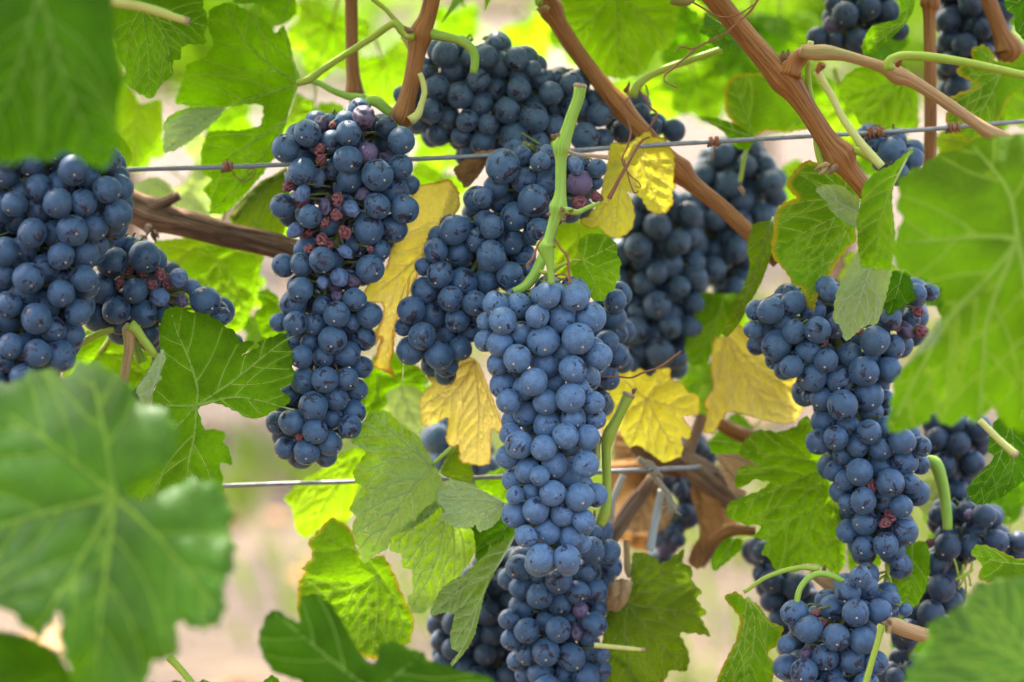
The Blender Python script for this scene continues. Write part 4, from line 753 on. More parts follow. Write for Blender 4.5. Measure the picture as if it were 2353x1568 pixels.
leaf('crumpled rust brown leaf on the wire above the dark bunch', R(2, (1388,1105),(1540,990),(1680,978),(1720,1000),(1590,1090),(1580,1120),(1480,1240),(1425,1175)), .03, 'dry', J(2,1640,1000), serr=4, tooth=12, ripple=.24, quilt=3, name='dry_leaf')
leaf('green leaf strip under the burnt yellow leaf', R(13, (1050,200),(1180,150),(1300,200),(1420,250),(1300,330),(1090,335)), .08, 'green', J(13,1060,200), serr=2)
leaf('small green leaf tip over the beige ground', R(13, (1230,1155),(1405,1168),(1385,1270),(1240,1400),(1120,1495),(1078,1400),(1130,1280)), .06, 'green', J(13,1320,1150), serr=2.5)
leaf('green leaf patch behind the long bunch and folded yellow leaf', R(6, (790,1060),(860,900),(960,830),(1200,980),(1240,1060),(1130,1085),(1040,1080),(950,1130),(965,1200),(850,1295),(770,1240)), .085, 'green', J(6,900,1010), serr=3)
leaf('pale backlit leaf left of the hanging yellow leaf', R(6, (1010,1030),(1130,1090),(1220,1150),(1190,1400),(1000,1310),(930,1210),(960,1130)), .115, 'pale', J(6,1030,1040), serr=3)
leaf('lime leaf glowing right of the blurred bunch', R(7, (1330,830),(1400,600),(1440,470),(1600,480),(1720,480),(1640,680),(1530,800),(1500,930),(1380,960)), .12, 'lime', J(7,1600,500), serr=3)
leaf('lime leaf glowing behind the green shoot', R(3, (470,1480),(600,1430),(720,1480),(800,1600),(760,1760),(620,1900),(480,1800)), .09, 'lime', J(3,640,1450), serr=3)
leaf('bright lime leaf at the top left behind the lobed leaf', R(2, (-60,-40),(360,-40),(375,90),(320,130),(260,150),(180,60),(100,20),(-40,30)), .06, 'green', J(2,350,-40), serr=3)
leaf('dark brown curled dry leaf behind the grey cords', R(13, (40,1000),(140,820),(330,640),(480,700),(640,860),(760,1000),(720,1240),(500,1300),(260,1240)), .18, 'dry', J(13,480,700), serr=4, ripple=.24, quilt=3, name='dry_leaf')
leaf('dry brown leaf tucked under the pale yellow lobed leaf', R(13, (150,100),(420,180),(700,300),(900,330),(860,560),(640,640),(400,560),(120,420)), .16, 'dry', J(13,500,200), serr=4, ripple=.24, quilt=3, name='dry_leaf')
leaf('dry rust leaf right of the withered bunch', R(13, (1000,380),(1160,440),(1320,700),(1420,900),(1300,1060),(1120,1000),(1020,700)), .17, 'dry', J(13,1100,420), serr=4, ripple=.24, quilt=3, name='dry_leaf')

# ---------------------------------------------------------------- canes, shoots, wires, tendrils
random.seed(77)
def cane(name, label, cat, pts, d, mat, nodes=(), rough=.06, ribs=9, cutends=(), n=22, group=None):
    w_, r_ = px_path(pts, d, 6); org = Vector(w_[0])
    o = empty(name, org, label=label, cat=cat, group=group)
    q = catmull([p[:2] for p in pts], 6)
    rr = [v*(.84 if mat in (CANE, CANE2) else .9 if name == 'green_shoot' else 1) for v in r_]
    for i, a in enumerate(q):
        for nx, ny, amt, ln in nodes:
            dd = math.hypot(a[0]-nx, a[1]-ny)/ln; rr[min(i, len(rr)-1)] *= 1+amt*math.exp(-dd*dd)
    V, F, UV = tube_data([p-org for p in w_], rr, n, rough, random.random()*40, ribs=ribs)
    link('bark', tube_mesh('bark', V, F, UV), o, mat)
    for e in cutends:
        p, p2 = (w_[0], w_[2]) if e == 0 else (w_[-1], w_[-3]); t = (p-p2).normalized(); r0 = rr[0] if e == 0 else rr[-1]
        V, F, UV = tube_data([p-t*.0004-org, p+t*.0008-org, p+t*.0016-org, p+t*.0018-org], [r0*1.06, r0*1.12, r0*.9, r0*.5], 12, .25, 3)
        link('cut_end', tube_mesh('cut_end', V, F, UV), o, CUT)
    return o
def bud(parent, x, y, d, size, mat, dirx=0., diry=-1.):
    """a knobbly bud or scar: short fat tapering scaly cone"""
    if mat is CUT: mat = BUDM
    a = at(x, y, d); b = at(x+dirx*size, y+diry*size, d-.002)
    V, F, UV = [], [], []
    for k in range(3):
        q = Vector((random.uniform(-.3, .3), random.uniform(-.3, .3), random.uniform(-.3, .3)))*size*S
        m = (a+b)/2+q; tube_data([a-parent.location, a*.5+m*.5-parent.location, m-parent.location, b+q-parent.location], [size*.24*S, size*.24*S, size*.16*S, size*.05*S], 11, .55, random.random()*9, V, F, UV)
    return link('bud', tube_mesh('bud', V, F, UV), parent, mat)
c = cane('vine_cane', 'upright red brown cane at the top left of the middle', 'cane', [(806,-60,30),(808,60,31),(809,140,32),(815,218,38)], .05, CANE, [(815,215,.25,22)])
bud(c, 822, 215, .045, 20, CUT, .5, -.5)
c = cane('vine_cane', 'brown cane left of the wide top bunch, with a swollen joint', 'cane', [(1003,-60,42),(985,30,42),(965,85,44),(945,190,42),(925,265,48),(915,285,40)], .012, CANE, [(963,80,.35,24),(922,270,.25,26)])
bud(c, 948, 72, -.008, 24, CUT, -.6, -.5); bud(c, 940, 80, -.008, 16, PETY, -.5, .2)
stem('spur', R(2, (1140,240,60),(1090,235,50),(1050,200,46),(1000,155,46),(850,255,42),(700,350,40),(560,440,42),(450,520,48),(370,545,40)), .008, PETI, c, 12, .06)
stem('spur', R(2, (1230,220,70),(1300,235,62),(1400,255,52),(1480,290,58),(1525,340,55),(1535,400,52),(1525,480,46)), .012, GREENS, c, 12, .06)
stem('spur', R(2, (1110,790,60),(1160,750,50),(1185,680,38),(1205,600,36),(1190,520,34),(1175,480,30)), .004, PETY, c, 10, .06)
stem('spur', R(2, (1010,760,70),(960,720,60),(900,670,70),(850,660,60),(830,690,50)), .018, GREENS, c, 12, .08)
stem('spur', R(2, (860,-10,30),(950,60,28),(1010,130,30),(1080,210,40)), .02, PETI, c, 8)
stem('spur', R(2, (1060,240,26),(1090,290,26),(1110,330,20)), .014, PETY, c, 8)
c = cane('green_spur', 'short green spur joining the upright cane to the leaf joint', 'shoot', R(2, (810,660,80),(760,640,60),(700,630,46),(600,590,40),(520,545,36),(450,525,40)), .04, GREENS, rough=.05, ribs=0, n=12)
c = cane('vine_cane', 'brown cane slanting down from the top to the right of the wide bunch', 'cane', [(1245,-30,44),(1268,25,46),(1312,100,42),(1360,165,42),(1405,222,46),(1445,268,46),(1480,305,44),(1530,355,40),(1562,392,46),(1600,430,42),(1660,478,40),(1735,548,42),(1790,600,40)], .045, CANE, [(1268,22,.35,20),(1425,240,.28,28),(1562,392,.4,26)])
bud(c, 1256, 20, .03, 30, CANE2, -.8, .3); bud(c, 1240, 10, .03, 26, GREENS, -.3, -.8); bud(c, 1438, 210, .02, 22, CANE, .2, -.8); bud(c, 1700, 430, .03, 24, CUT, .2, .6)
stem('spur', R(3, (990,630,70),(1020,570,60),(1100,500,48),(1250,435,44),(1400,385,44),(1580,325,46)), .03, PETI, c, 12, .05)
stem('tendril', R(3, (970,640,12),(935,680,14),(935,720,14),(968,800,13),(985,860,12),(965,950,12),(930,1030,11),(940,1080,10),(985,1150,9),(1035,1190,8),(1050,1230,8),(1020,1215,8)), .0, TEND, c, 7, step=4)
stem('tendril', R(3, (1110,895,10),(1060,920,16),(1000,1010,18),(955,1090,20),(900,1190,22),(842,1300,30)), -.005, TEND, c, 8, step=4)
stem('tendril', R(3, (1040,590,12),(1080,650,13),(1110,700,14),(1155,745,16),(1130,800,14),(1110,840,12),(1150,885,10)), .02, TEND, c, 7, step=4)
stem('tendril', R(3, (1085,555,9),(1100,620,9),(1095,680,9),(1120,720,9)), .02, TEND, c, 6, step=4)
stem('tendril', R(3, (940,1040,8),(960,1120,8),(985,1210,8),(1010,1260,8),(1035,1250,7)), .0, TEND, c, 6, step=4)
c = cane('vine_cane', 'thick brown cane slanting from the top to the pale leaf at right', 'cane', [(1585,-70,50),(1650,5,52),(1720,90,54),(1785,165,60),(1815,195,62),(1855,252,50),(1900,320,52),(1930,358,58),(1950,390,48),(1985,432,44),(2010,470,40)], -.025, CANE, [(1805,180,.22,30),(1932,362,.35,26)])
bud(c, 1800, 135, -.04, 32, CUT, .1, -.6); bud(c, 1900, 380, -.05, 30, CANE2, -.7, .4); bud(c, 1920, 385, -.052, 34, CUT, -.2, .5)
stem('spur', R(4, (300,500,130),(320,430,110),(370,370,100),(420,330,70)), -.03, CANE, c, 16, .08)
stem('spur', R(4, (432,300,38),(438,270,36)), -.03, PETY, c, 8)
stem('spur', R(4, (425,390,40),(420,480,38),(430,600,38),(455,720,40),(470,860,46),(490,1000,52),(520,1090,50)), -.02, PETI, c, 10, .04)
stem('spur', R(4, (720,980,46),(790,1010,44),(860,1060,40)), -.03, PETI, c, 10)
stem('tendril', R(3, (1380,10,12),(1450,50,12),(1560,110,12),(1680,100,10),(1790,30,9)), -.035, TEND, c, 6, step=4)
stem('tendril', R(3, (1830,-20,14),(1760,80,14),(1680,150,12),(1600,220,12),(1500,270,14),(1420,310,14),(1340,380,12),(1260,450,12),(1210,490,11),(1205,530,9),(1240,550,8),(1285,575,9)), -.045, TEND, c, 7, step=4)
stem('tendril', R(3, (1420,310,10),(1380,320,12),(1320,305,12),(1285,330,10)), -.045, TEND, c, 7, step=4)
stem('spur', R(3, (1250,-10,60),(1300,10,60),(1360,10,50),(1400,-20,40)), -.0, CANE2, c, 10, .1)
c = cane('vine_cane', 'long tan cane with swollen joints running to the right edge', 'cane', R(4, (370,330,90),(450,345,110),(540,345,110),(660,365,80),(800,405,76),(920,445,90),(1000,490,130),(1080,520,100),(1200,590,86),(1350,690,82),(1480,780,82),(1600,860,100),(1700,900,90),(1820,960,70)), -.04, CANE2, rough=.05, ribs=7)
bud(c, *R(4,(500,430))[0], -.05, 34, CANE, .1, .3); bud(c, *R(4,(1000,420))[0], -.06, 24, CANE, .2, -.2)
stem('spur', R(4, (950,460,70),(945,410,60),(990,375,52),(1080,365,56),(1250,378,56),(1500,420,52),(1860,500,50)), -.05, PETI, c, 12, .04)
stem('spur', R(4, (475,460,60),(520,540,50),(580,640,46),(650,780,46),(750,920,50),(900,1090,54)), -.045, PETY, c, 10, .04)
c = cane('vine_cane', 'upright brown cane at the right in front of the dark corner bunch', 'cane', [(2134,-60,34),(2138,10,40),(2136,40,30),(2138,180,30),(2138,300,31),(2136,420,30)], .05, CANE, [(2136,8,.25,16)])
c = cane('vine_cane', 'short brown cane in the top right corner with a forked end', 'cane', [(2250,-60,40),(2275,10,40),(2298,70,42),(2318,122,58),(2300,140,36)], .075, CANE, [(2315,118,.3,24)])
c = OB = cane('old_branch', 'old woody brown arm with peeling bark at left', 'branch', [(180,400,70),(250,445,66),(310,478,64),(360,498,60),(440,518,54),(540,543,50),(620,560,52),(680,578,50),(780,600,48)], .06, OLD, [(350,505,.25,26)], rough=.13, ribs=7, n=28)
stem('stub', [(345,480,34),(372,468,24),(398,456,22),(412,450,20)], .055, OLD, c, 12, .2)
for q in ((342,520,30,-.3,.7),(330,545,30,-.5,.5),(352,535,26,.2,.6),(318,548,22,-.2,.6)): bud(c, q[0], q[1], .035, q[2], OLDT, q[3], q[4])
c = cane('green_shoot', 'cut green shoot standing in front of the middle bunch', 'shoot', R(3, (655,570,84),(640,650,80),(600,760,82),(565,870,90),(540,935,104),(530,990,84),(528,1100,72),(525,1250,76),(515,1330,100),(500,1390,84),(475,1470,72),(445,1570,68)) + R(7, (430,170,110),(440,220,90),(455,280,60),(462,340,44),(466,420,44)), -.055, GREENS, [(1293,345,.35,13),(1284,482,.35,13),(1262,570,.3,14)], rough=.09, ribs=5, cutends=(0,), n=18)
for q in ((3,485,900,36),(3,510,885,26),(3,540,1380,32),(3,545,1430,34),(3,598,1378,24),(3,455,1400,24)):
    bud(c, *R(q[0], (q[1], q[2]))[0], -.07, q[3]*.6, CUT, -.2, -.2)
stem('tendril', R(3, (575,985,20),(640,1010,20),(740,1020,22),(838,1030,30)), -.06, CUT, c, 8, step=4)
stem('spur', R(3, (540,1370,50),(590,1380,40),(640,1388,34),(700,1360,28),(785,1325,22)), -.06, GREENS, c, 9)
stem('tendril', R(7, (410,115,14),(375,170,14),(345,250,14),(312,290,13),(310,325,12)), -.07, TEND, c, 7, step=4)
stem('tendril', R(7, (490,130,14),(530,190,14),(570,240,16),(580,330,16),(588,420,20)), -.06, TEND, c, 7, step=4)
stem('tendril', R(7, (485,365,14),(540,355,12),(570,370,12),(540,390,12),(490,370,10)), -.05, TEND, c, 6, step=4)
stem('spur', R(7, (425,210,60),(390,290,64),(350,370,66),(290,440,60),(220,470,50)), -.025, GREENS, c, 10, .06)
stem('spur', R(7, (390,335,26),(440,345,24),(520,300,20),(600,270,18)), -.035, PETI, c, 8)
c = cane('green_shoot', 'cut green shoot in front of the pale yellow lobed leaf', 'shoot', R(7, (970,1150,80),(930,1230,70),(880,1330,72),(840,1410,88),(825,1480,66)) + R(11, (825,80,60),(828,250,60),(825,400,70),(810,470,86),(780,540,70)), -.005, PETI, rough=.04, ribs=0, cutends=(0,), n=14)
bud(c, *R(7,(1000,1130))[0], -.01, 16, CUT, .5, -.6); bud(c, *R(7,(785,1425))[0], -.01, 16, TEND, -.5, -.2)
stem('spur', R(7, (790,1420,30),(770,1470,30),(765,1568,34)), -.003, PETY, c, 8)
c = cane('tan_spur', 'short tan spur with a green hooked petiole at left', 'shoot', R(5, (805,1090,70),(820,980,68),(838,880,70),(848,780,90),(842,720,100),(860,690,80)), -.02, CANE2, rough=.05, ribs=7, n=14)
stem('spur', R(5, (850,690,80),(890,720,64),(940,790,56),(1020,890,46)), -.022, PETI, c, 10)
stem('spur', R(5, (880,800,40),(900,860,50),(930,930,60)), -.005, GREENS, c, 9)
c = cane('green_shoot', 'flat green stem crossing the gap at left under the grapes', 'shoot', R(5, (745,715,40),(640,745,46),(520,810,46),(405,885,44)), -.01, PETI, rough=.05, ribs=5, n=10)
c = cane('tan_stick', 'pale cut stick at the top left in front of the leaves', 'stick', R(1, (560,-30,60),(700,10,58),(900,40,58),(1050,80,58),(1130,110,48),(1215,135,46)), -.10, PETY, rough=.05, ribs=0, cutends=(1,), n=12)
c = cane('cut_spur', 'cut brown spur at lower right running behind the corner leaf', 'cane', R(12, (940,1185,90),(990,1195,110),(1060,1225,106),(1160,1255,104),(1300,1290,104),(1500,1340,104)), -.03, CANE2, rough=.08, ribs=9, cutends=())
bud(c, *R(12,(950,1180))[0], -.045, 26, CUT, -.4, -.2); bud(c, *R(12,(945,1205))[0], -.045, 24, CANE2, -.4, .4)
c = cane('arched_shoot', 'arched bright green stalk over the loose bunch at lower right', 'stalk', R(12, (355,1165,40),(345,1060,38),(365,960,38),(430,880,38),(510,858,38),(590,880,36),(670,920,34)), -.02, GREENS, rough=.03, ribs=0, n=10)
c = cane('brown_spur', 'short tan spur behind the arched green stalk', 'cane', R(12, (440,850,70),(520,900,90),(600,960,90),(700,1030,90)), .02, CANE2, n=14)
bud(c, *R(12,(520,845))[0], .01, 18, CUT, .2, -.6)
c = cane('green_shoot', 'thin green stem crossing the loose bunch to the bottom edge', 'shoot', R(12, (900,1190,50),(880,1280,44),(850,1380,42),(820,1480,44),(780,1620,48)), -.045, PETI, ribs=0, n=9)
c = cane('green_shoot', 'thick curved green stem right of the right bunch', 'shoot', R(12, (1190,110,60),(1250,140,90),(1285,230,84),(1310,350,76),(1325,480,72),(1330,570,66)), .03, GREENS, rough=.04, ribs=0, n=12)
c = cane('forked_shoot', 'thin forked yellow green stems under the tip of the right bunch', 'shoot', R(12, (965,690,20),(955,780,20),(935,870,26),(905,970,22)), .01, PETI, ribs=0, n=8)
stem('spur', R(12, (930,760,18),(935,850,18),(955,900,20),(960,960,18)), .008, PETI, c, 7); stem('spur', R(12, (930,845,16),(870,860,16),(830,865,12)), .01, PETI, c, 7); stem('spur', R(12, (925,870,16),(890,890,16),(870,910,12)), .01, PETI, c, 7)
c = cane('forked_shoot', 'branching bare green stalk beside the bottom right corner leaf', 'shoot', R(12, (1380,900,22),(1420,880,22),(1470,850,20),(1500,830,16)), .03, PETI, ribs=0, n=8)
for a, b in (((1420,880),(1430,800)),((1440,870),(1400,960)),((1460,855),(1480,940)),((1400,890),(1370,760)),((1470,850),(1490,780)),((1440,870),(1450,990))): stem('spur', R(12, (*a,14),((a[0]+b[0])/2+6,(a[1]+b[1])/2,13),(*b,16)), .03, PETI, c, 6)
c = cane('cut_petiole', 'pale cut petiole end over the dark bunch at the right edge', 'petiole', R(8, (1540,1310,40),(1620,1390,40),(1690,1460,42),(1765,1525,46)), -.08, PETY, ribs=0, n=10, cutends=(1,))
c = cane('cut_petiole', 'thin straight cut petiole over the olive leaf at the bottom', 'petiole', R(11, (745,1325,34),(880,1338,30),(1000,1350,26),(1060,1355,22)), .0, PETY, ribs=0, n=9, cutends=(1,))
c = cane('thin_tendril', 'thin wavy red tendril over the pale yellow lobed leaf', 'tendril', R(7, (800,1025,9),(900,1025,10),(990,1030,11),(1060,1000,13),(1150,970,14),(1220,930,14),(1312,858,12)), -.01, TEND, ribs=0, n=7)
c = cane('leaf_petiole', 'green leaf stem at the bottom left under the huge leaf', 'petiole', R(9, (1100,1400,50),(1150,1450,46),(1210,1520,44),(1290,1620,44)), -.03, PETI, ribs=0, n=9)
# old wood and ties
c = GB = cane('gnarled_branch', 'thick grey brown old vine limb behind the pale yellow lobed leaf', 'branch', R(13, (640,280,160),(820,400,210),(1000,520,230),(1150,650,220),(1280,760,200),(1380,900,150)), .11, OLDT, rough=.24, ribs=7, n=26)
stem('limb', R(13, (1000,-60,90),(960,80,100),(900,200,110),(860,360,120)), .11, OLDT, c, 18, .14, 7)
stem('limb', R(13, (1100,-20,100),(1250,80,130),(1400,150,140),(1600,190,130)), .13, CANE, c, 16, .08)
stem('limb', R(13, (1100,1200,120),(1200,1120,110),(1330,1080,100),(1520,1090,90)), .1, CANE, c, 16, .1)
stem('limb', R(13, (300,180,130),(450,330,150),(640,420,170),(820,470,170)), .13, OLD, c, 24, .26, 7)
stem('limb', R(13, (880,500,150),(960,760,170),(1050,980,170),(1080,1200,150),(960,1420,120)), .15, OLDT, c, 24, .26, 7)
c = OS = cane('old_stick', 'broken brown stick leaning under the twine tie', 'stick', R(13, (520,560,110),(430,700,130),(300,860,140),(150,1090,150),(60,1220,140)), .075, OLDT, rough=.1, ribs=6, n=20)
c = empty('twine_tie', at(*R(13, (450,440))[0], .06), label='frayed beige twine knotted round the end of the lower wire', cat='twine')
for k in range(3):
    pth = []
    for t in np.linspace(0, 1, 30):
        x_, y_ = [(380,380),(450,440),(520,540),(600,640),(660,720),(700,830)][min(4, int(t*5))]; x2, y2 = [(380,380),(450,440),(520,540),(600,640),(660,720),(700,830)][min(5, int(t*5)+1)]; f = t*5-int(t*5) if t < 1 else 1
        pth.append((x_+(x2-x_)*f+16*math.cos(t*30+k*2.1), y_+(y2-y_)*f+10*math.sin(t*30+k*2.1), 34, .004*math.sin(t*30+k*2.1)))
    stem('strand', R(13, *pth), .06, TWINE, c, 8, .2)
for k in range(16):
    a = R(13, (random.uniform(650,740), random.uniform(780,850)))[0]; b = R(13, (random.uniform(580,800), random.uniform(830,960)))[0]
    stem('fibre', [(a[0],a[1],5),((a[0]+b[0])/2+random.uniform(-6, 6),(a[1]+b[1])/2,4),(b[0],b[1],2)], .056+random.uniform(-.004, .004), TWINE, c, 5, .2)
for k in range(4): stem('loop', R(13, (420+26*k,430+36*k,26),(460+26*k,405+36*k,30),(520+26*k,430+36*k,28),(530+26*k,470+34*k,24)), .052, TWINE, c, 9, .25)
c = cane('grey_cord', 'grey green cord hanging straight down from the twine knot', 'cord', R(13, (600,680,60),(570,850,72),(540,1000,76),(490,1280,76)), .07, PLAST, ribs=0, n=12)
c = cane('grey_cord', 'pale grey cord hanging left of the broken stick', 'cord', R(13, (230,540,60),(170,680,62),(120,820,60),(90,1100,64)), .09, PLAST, ribs=0, n=12)
c = cane('dry_shoot', 'thin pale dry shoot below the broken stick', 'shoot', R(11, (955,640,40),(960,760,44),(965,830,50),(985,880,46)), .05, CANE2, ribs=5, n=10)
# loose bark strips lying along the old wood
def strips(parent, pts, d, width, count, mat):
    q = catmull(pts, 6); m = len(q)
    for _ in range(count):
        i0 = random.randrange(0, max(1, m-10)); n_ = random.randint(8, min(26, m-i0)) if m-i0 > 8 else m-i0; off = random.uniform(-.46, .46); ww = random.uniform(3, 7); sl = random.uniform(-.1, .1)
        if n_ < 4: continue
        path = []
        for j_ in range(n_):
            p = q[i0+j_]; t = q[min(i0+j_+1, m-1)]-q[max(i0+j_-1, 0)]; t = t/(np.hypot(*t)+1e-9); o_ = (off+sl*j_/n_)*width; f = j_/(n_-1)
            z = -math.sqrt(max(.02, .25-(o_/width)**2))*width*S-.0004-.0016*(f > .8)*(f-.8)*5
            path.append((p[0]-t[1]*o_, p[1]+t[0]*o_, ww*(1-.7*abs(2*f-1)), z))
        stem('bark_strip', path, d, mat, parent, 6, .3)
strips(OB, [(250,445),(310,478),(360,498),(440,518),(540,543),(620,560),(680,578)], .06, 54, 40, OLD)
strips(GB, R(13, (640,280),(820,400),(1000,520),(1150,650),(1280,760)), .11, 54, 34, OLDT)
strips(OS, R(13, (520,560),(430,700),(300,860),(150,1090),(60,1220)), .075, 33, 22, OLDT)
# steel wires
def wire(label, pts, d):
    w_, r_ = px_path(pts, d, 20); org = Vector(w_[0]); V, F, UV = tube_data([p-org for p in w_], r_, 12, .03, 2)
    o = link('trellis_wire', tube_mesh('trellis_wire', V, F, UV), None, WIRE, org)
    return tag(o, label, 'wire', 'trellis wires')
W1 = wire('upper steel trellis wire running behind the blue bunches', [(-300,417,10),(280,391,10),(520,384,10),(950,366,10),(1120,358,10),(1400,341,10),(1550,331,10),(1850,314,9.5),(2110,299,9.5),(2353,279,9.5),(2700,252,9)], .022)
W2 = wire('lower steel trellis wire behind the textured leaf', [(-300,1150,9),(515,1117,9),(820,1107,9),(1100,1098,9),(1400,1084,10),(1610,1074,10)], .055)
def coil(label, x, y, d, n, w_, tw, tail=None):
    pts = []
    for i in range(n*14):
        a = i/14*2*math.pi; pts.append((x+(i/(n*14)-.5)*w_+2.*math.sin(a*.5), y+math.cos(a)*9.5-(i/(n*14)-.5)*w_*.05, d+math.sin(a)*9.5*S))
    V, F, UV = [], [], []; org = at(x, y, d)
    tube_data([at(*p)-org for p in pts], [tw*S*(1+.2*math.sin(i*.4)) for i in range(len(pts))], 8, .15, 1, V, F, UV)
    if tail:
        q = catmull(tail, 4); tube_data([at(p[0], p[1], d-.004)-org for p in q], [1.9*S*(1-.5*i/len(q)) for i in range(len(q))], 6, 0, 0, V, F, UV)
    return tag(link('tendril_coil', tube_mesh('tendril_coil', V, F, UV), None, TEND, org), label, 'tendril', 'dried tendrils on the wires')
coil('dried tendril wound round the upper wire left of the long bunch', 521, 384, .022, 3, 20, 4.6, R(1, (1500,1080),(1535,1150),(1590,1185),(1645,1170),(1672,1120),(1650,1102),(1618,1110),(1612,1128),(1630,1138)))
coil('dried tendril wound round the wire right of the lemon leaf', 1640, 326, .022, 4, 26, 3.2, [(1642,335),(1640,350),(1636,370)])
coil('crumbling brown tendril on the wire left of the upright right cane', 2210-20, 290+4, .022, 3, 30, 4.0)
coil('brown tendril scrap on the wire over the four blue grapes', 2010, 305, .022, 4, 40, 4.2, [(1998,298),(2010,288),(2030,296),(2045,290)])

# ---------------------------------------------------------------- leaves of the same vine farther back, and the canopy overhead
random.seed(5)
def star(size):
    pts = []
    lob = [(0, 1.0), (48, .86), (-48, .86), (100, .72), (-100, .72)]
    for k in range(72):
        a = -180+5*k
        r_ = .30
        for la, ll in lob: r_ = max(r_, ll*max(0, math.cos(math.radians(min(90, abs((a-la+180) % 360-180)*1.9))))**.7)
        if abs(abs(a)-180) < 26: r_ *= .25+.75*abs(abs(a)-180)/26
        pts.append((math.sin(math.radians(a))*r_*size, math.cos(math.radians(a))*r_*size))
    return pts
PROTO = []
def protos():
    for k in range(4):
        o_ = star(150); vs_ = [[(0, 0), (150*l*.5*math.sin(math.radians(a)), 150*l*.5*math.cos(math.radians(a))), (150*l*.92*math.sin(math.radians(a)), 150*l*.92*math.cos(math.radians(a)))] for a, l in ((0, 1), (48, .86), (-48, .86), (100, .7), (-100, .7))]
        rim, v2, f2, h, dv, re, trees, depth, size = blade_data(o_, vs_, (0, 0), (0, 0), .25, .12, 1.0, 4, 20, 60+k*3.1, 12)
        me = mesh_from('blade', [Vector((p[0], p[1], -q))*S for p, q in zip(v2, h)], [tuple(f) for f in f2])
        for nm, arr in (('vein_gap', dv), ('rim', re)): me.attributes.new(nm, 'FLOAT', 'POINT').data.foreach_set('value', np.array(arr, 'f'))
        V, F, UV = [], [], []
        for m, br in trees:
            for path, wv in [(m, 6)]+[(b_, 3) for b_, f in br]:
                hh, _, _ = depth(path, np.zeros(len(path))); n = len(path)
                tube_data([Vector((p[0], p[1], -q))*S for p, q in zip(path, hh)], [wv*.5*S*(1-.7*i/n) for i in range(n)], 5, 0, 0, V, F, UV)
        vein = tube_mesh('vein', V, F); V, F, UV = tube_data([Vector((0, 0, 0)), Vector((2, -60, 10))*S, Vector((8, -120, 40))*S], [4*S, 4*S, 5*S], 6)
        PROTO.append((me, vein, tube_mesh('petiole', V, F, UV)))
protos()
PM = {}
def back_leaf(x, y, d, size, ang, mat, label, tx=None, ty=None, group='blurred leaves farther back in the vine'):
    k = random.randrange(4)
    if (k, mat) not in PM:
        a, b, c_ = [m.copy() for m in PROTO[k]]; a.materials.append(LM[mat]); b.materials.append(VM[mat]); c_.materials.append(PETI); PM[(k, mat)] = (a, b, c_)
    a, b, c_ = PM[(k, mat)]
    o = empty('vine_leaf', at(x, y, d), label=label, cat='leaf', group=group)
    tx = random.uniform(-35, 35) if tx is None else tx; ty = random.uniform(-40, 25) if ty is None else ty
    o.rotation_euler = (Matrix.Rotation(math.radians(90), 3, 'X') @ Matrix.Rotation(math.radians(tx), 3, 'Y') @ Matrix.Rotation(math.radians(ty), 3, 'X') @ Matrix.Rotation(math.radians(ang), 3, 'Z')).to_euler()
    f = size/150*(FOCUS+d)/FOCUS; o.scale = (f, f, f)
    q = link('blade', a, o); link('vein', b, q); link('petiole', c_, o)
MARKS = [(90,150,'the top left corner leaf'),(330,160,'the shadowed leaf at the top left'),(520,180,'the large lobed leaf'),(815,110,'the upright cane left of the top bunch'),(950,150,'the cane with the swollen joint'),(790,420,'the long bunch with raisins'),(720,900,'the lower half of the long bunch'),
  (480,545,'the old brown branch'),(330,680,'the small bunch with raisins'),(1100,210,'the wide top bunch'),(1100,560,'the bunch over the yellow leaf'),(1400,60,'the top of the slanting cane'),(1450,260,'the tendrils on the slanting cane'),(1300,420,'the cut green shoot'),(1470,400,'the lemon yellow leaf'),(1500,650,'the blurred bunch right of the middle'),
  (1490,950,'the pale yellow lobed leaf'),(1720,850,'the burnt yellow leaf'),(1690,430,'the bunch under the wire'),(1760,130,'the thick cane'),(1950,60,'the bunch at the top edge right'),(2050,160,'the long tan cane'),(2138,250,'the upright right cane'),(2250,250,'the brown-lobed leaf'),(1740,240,'the leaf with the reddish rim'),
  (2060,350,'the four blue grapes'),(1900,520,'the yellow-rimmed leaf'),(1960,700,'the pale hanging leaf'),(2000,950,'the right bunch'),(2220,700,'the big right leaf'),(2200,1050,'the dark bunch at the right edge'),(2230,1300,'the small dark bunch at lower right'),(900,1100,'the textured leaf underside'),(1060,1120,'the small olive leaf'),(760,1130,'the lower wire'),(1000,900,'the yellow leaf under the bunch')]
USED = set()
def back_label(x, y, mat):
    w_ = {'lime': 'glowing lime', 'green': 'bright green', 'dark': 'dark green', 'olive': 'dull olive', 'pale': 'pale'}[mat]
    for m in sorted(MARKS, key=lambda m: (m[0]-x)**2+(m[1]-y)**2):
        l = 'blurred '+w_+' leaf farther back behind '+m[2]
        if l not in USED: USED.add(l); return l
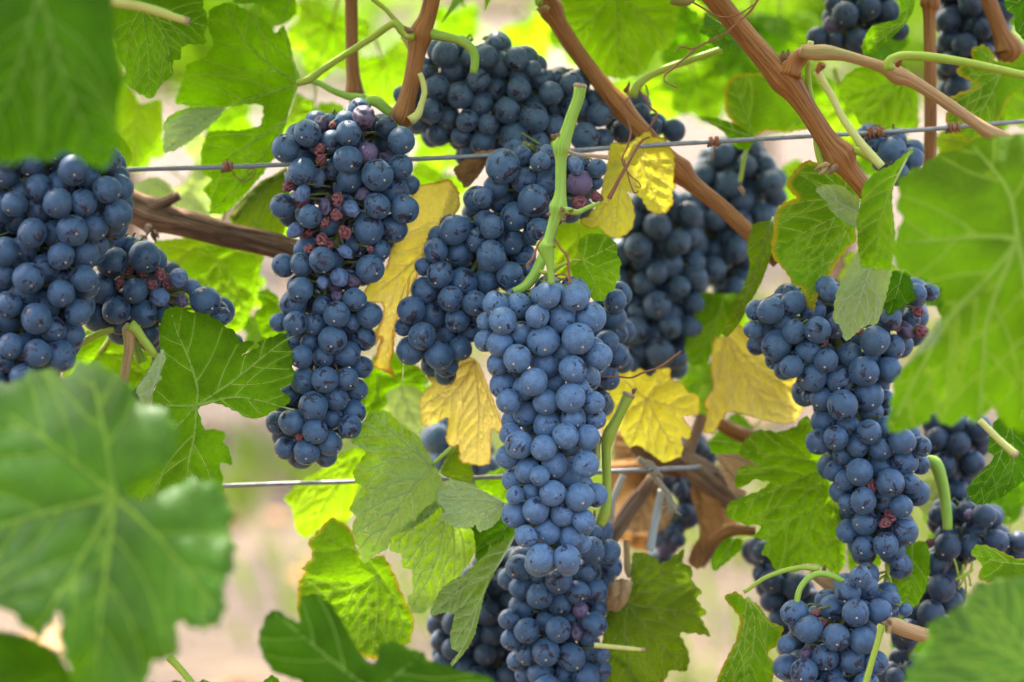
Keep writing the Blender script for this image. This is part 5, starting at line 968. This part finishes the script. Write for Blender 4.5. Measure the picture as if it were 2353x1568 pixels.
for x, y, d, size, ang, mat in ((760,60,.22,130,170,'lime'),(880,150,.26,120,200,'lime'),(720,260,.18,110,150,'lime'),(860,300,.24,110,190,'green'),(600,-10,.16,120,180,'green'),(300,300,.2,110,160,'lime'),(330,60,.2,120,190,'green'),
        (1480,210,.3,120,170,'lime'),(1600,180,.28,110,200,'green'),(1600,60,.25,120,150,'dark'),(1720,60,.3,150,180,'dark'),(1850,180,.3,130,170,'green'),(1950,250,.22,130,190,'lime'),(2060,330,.2,120,160,'lime'),(1800,60,.34,130,200,'green'),
        (1990,60,.2,130,180,'dark'),(2230,330,.2,130,170,'olive'),(2300,200,.24,120,200,'green'),(1780,420,.24,110,180,'lime'),(1640,720,.22,120,170,'lime'),(1640,860,.22,110,190,'green'),
        (900,880,.2,100,170,'lime'),(980,900,.2,90,200,'lime'),(480,580,.2,120,160,'lime'),(620,740,.2,100,190,'green'),(440,430,.25,90,200,'pale'),(1430,500,.2,100,170,'lime'),(1350,520,.2,90,190,'lime'),
        (880,1130,.17,100,170,'lime'),(760,1130,.2,90,200,'green'),(1090,1120,.2,90,180,'green'),(1720,1000,.2,100,160,'green'),(2200,1180,.2,110,180,'green'),(2300,1100,.16,110,200,'dark'),(2120,1440,.14,110,170,'dark'),(2320,1260,.14,90,190,'olive'),
        (470,330,.24,70,170,'pale'),(560,650,.22,80,190,'lime'),(1230,330,.26,80,180,'green'),(1050,40,.42,90,170,'green'),(1210,70,.46,90,190,'lime'),(520,270,.3,80,180,'green'),(1010,330,.32,80,170,'lime'),(1010,420,.25,100,170,'lime'),(1330,40,.34,110,190,'green'),(640,500,.2,90,170,'green'),(1500,920,.18,90,180,'lime'),(300,830,.16,90,190,'green'),(2000,620,.16,90,170,'lime'),(2180,640,.12,100,190,'dark'),(1860,660,.2,90,200,'green')):
    back_leaf(x, y, d, size, ang+random.uniform(-25, 25), mat, back_label(x, y, mat))
cs = []
for _ in range(240):
    cs.append(at(random.uniform(-500, 2900), random.uniform(-2100, -130), random.uniform(.0, .42)))
for _ in range(70): cs.append(at(random.uniform(-700, 2600), random.uniform(-1000, -330), random.uniform(-.24, .02)))  # unseen leaves added in front to keep sun off the top left leaf
random.shuffle(cs); hf = len(cs)//2
o = empty('vine_canopy', at(1176, -400, .1), label='leafy canopy of the same vine above the bunches', cat='foliage')
for part, mm in ((cs[:hf], 'green'), (cs[hf:], 'dark')):
    tag(leaf_mass('foliage', part, [random.uniform(.06, .11) for _ in part], LM[mm], o, up=1.0), kind='stuff')
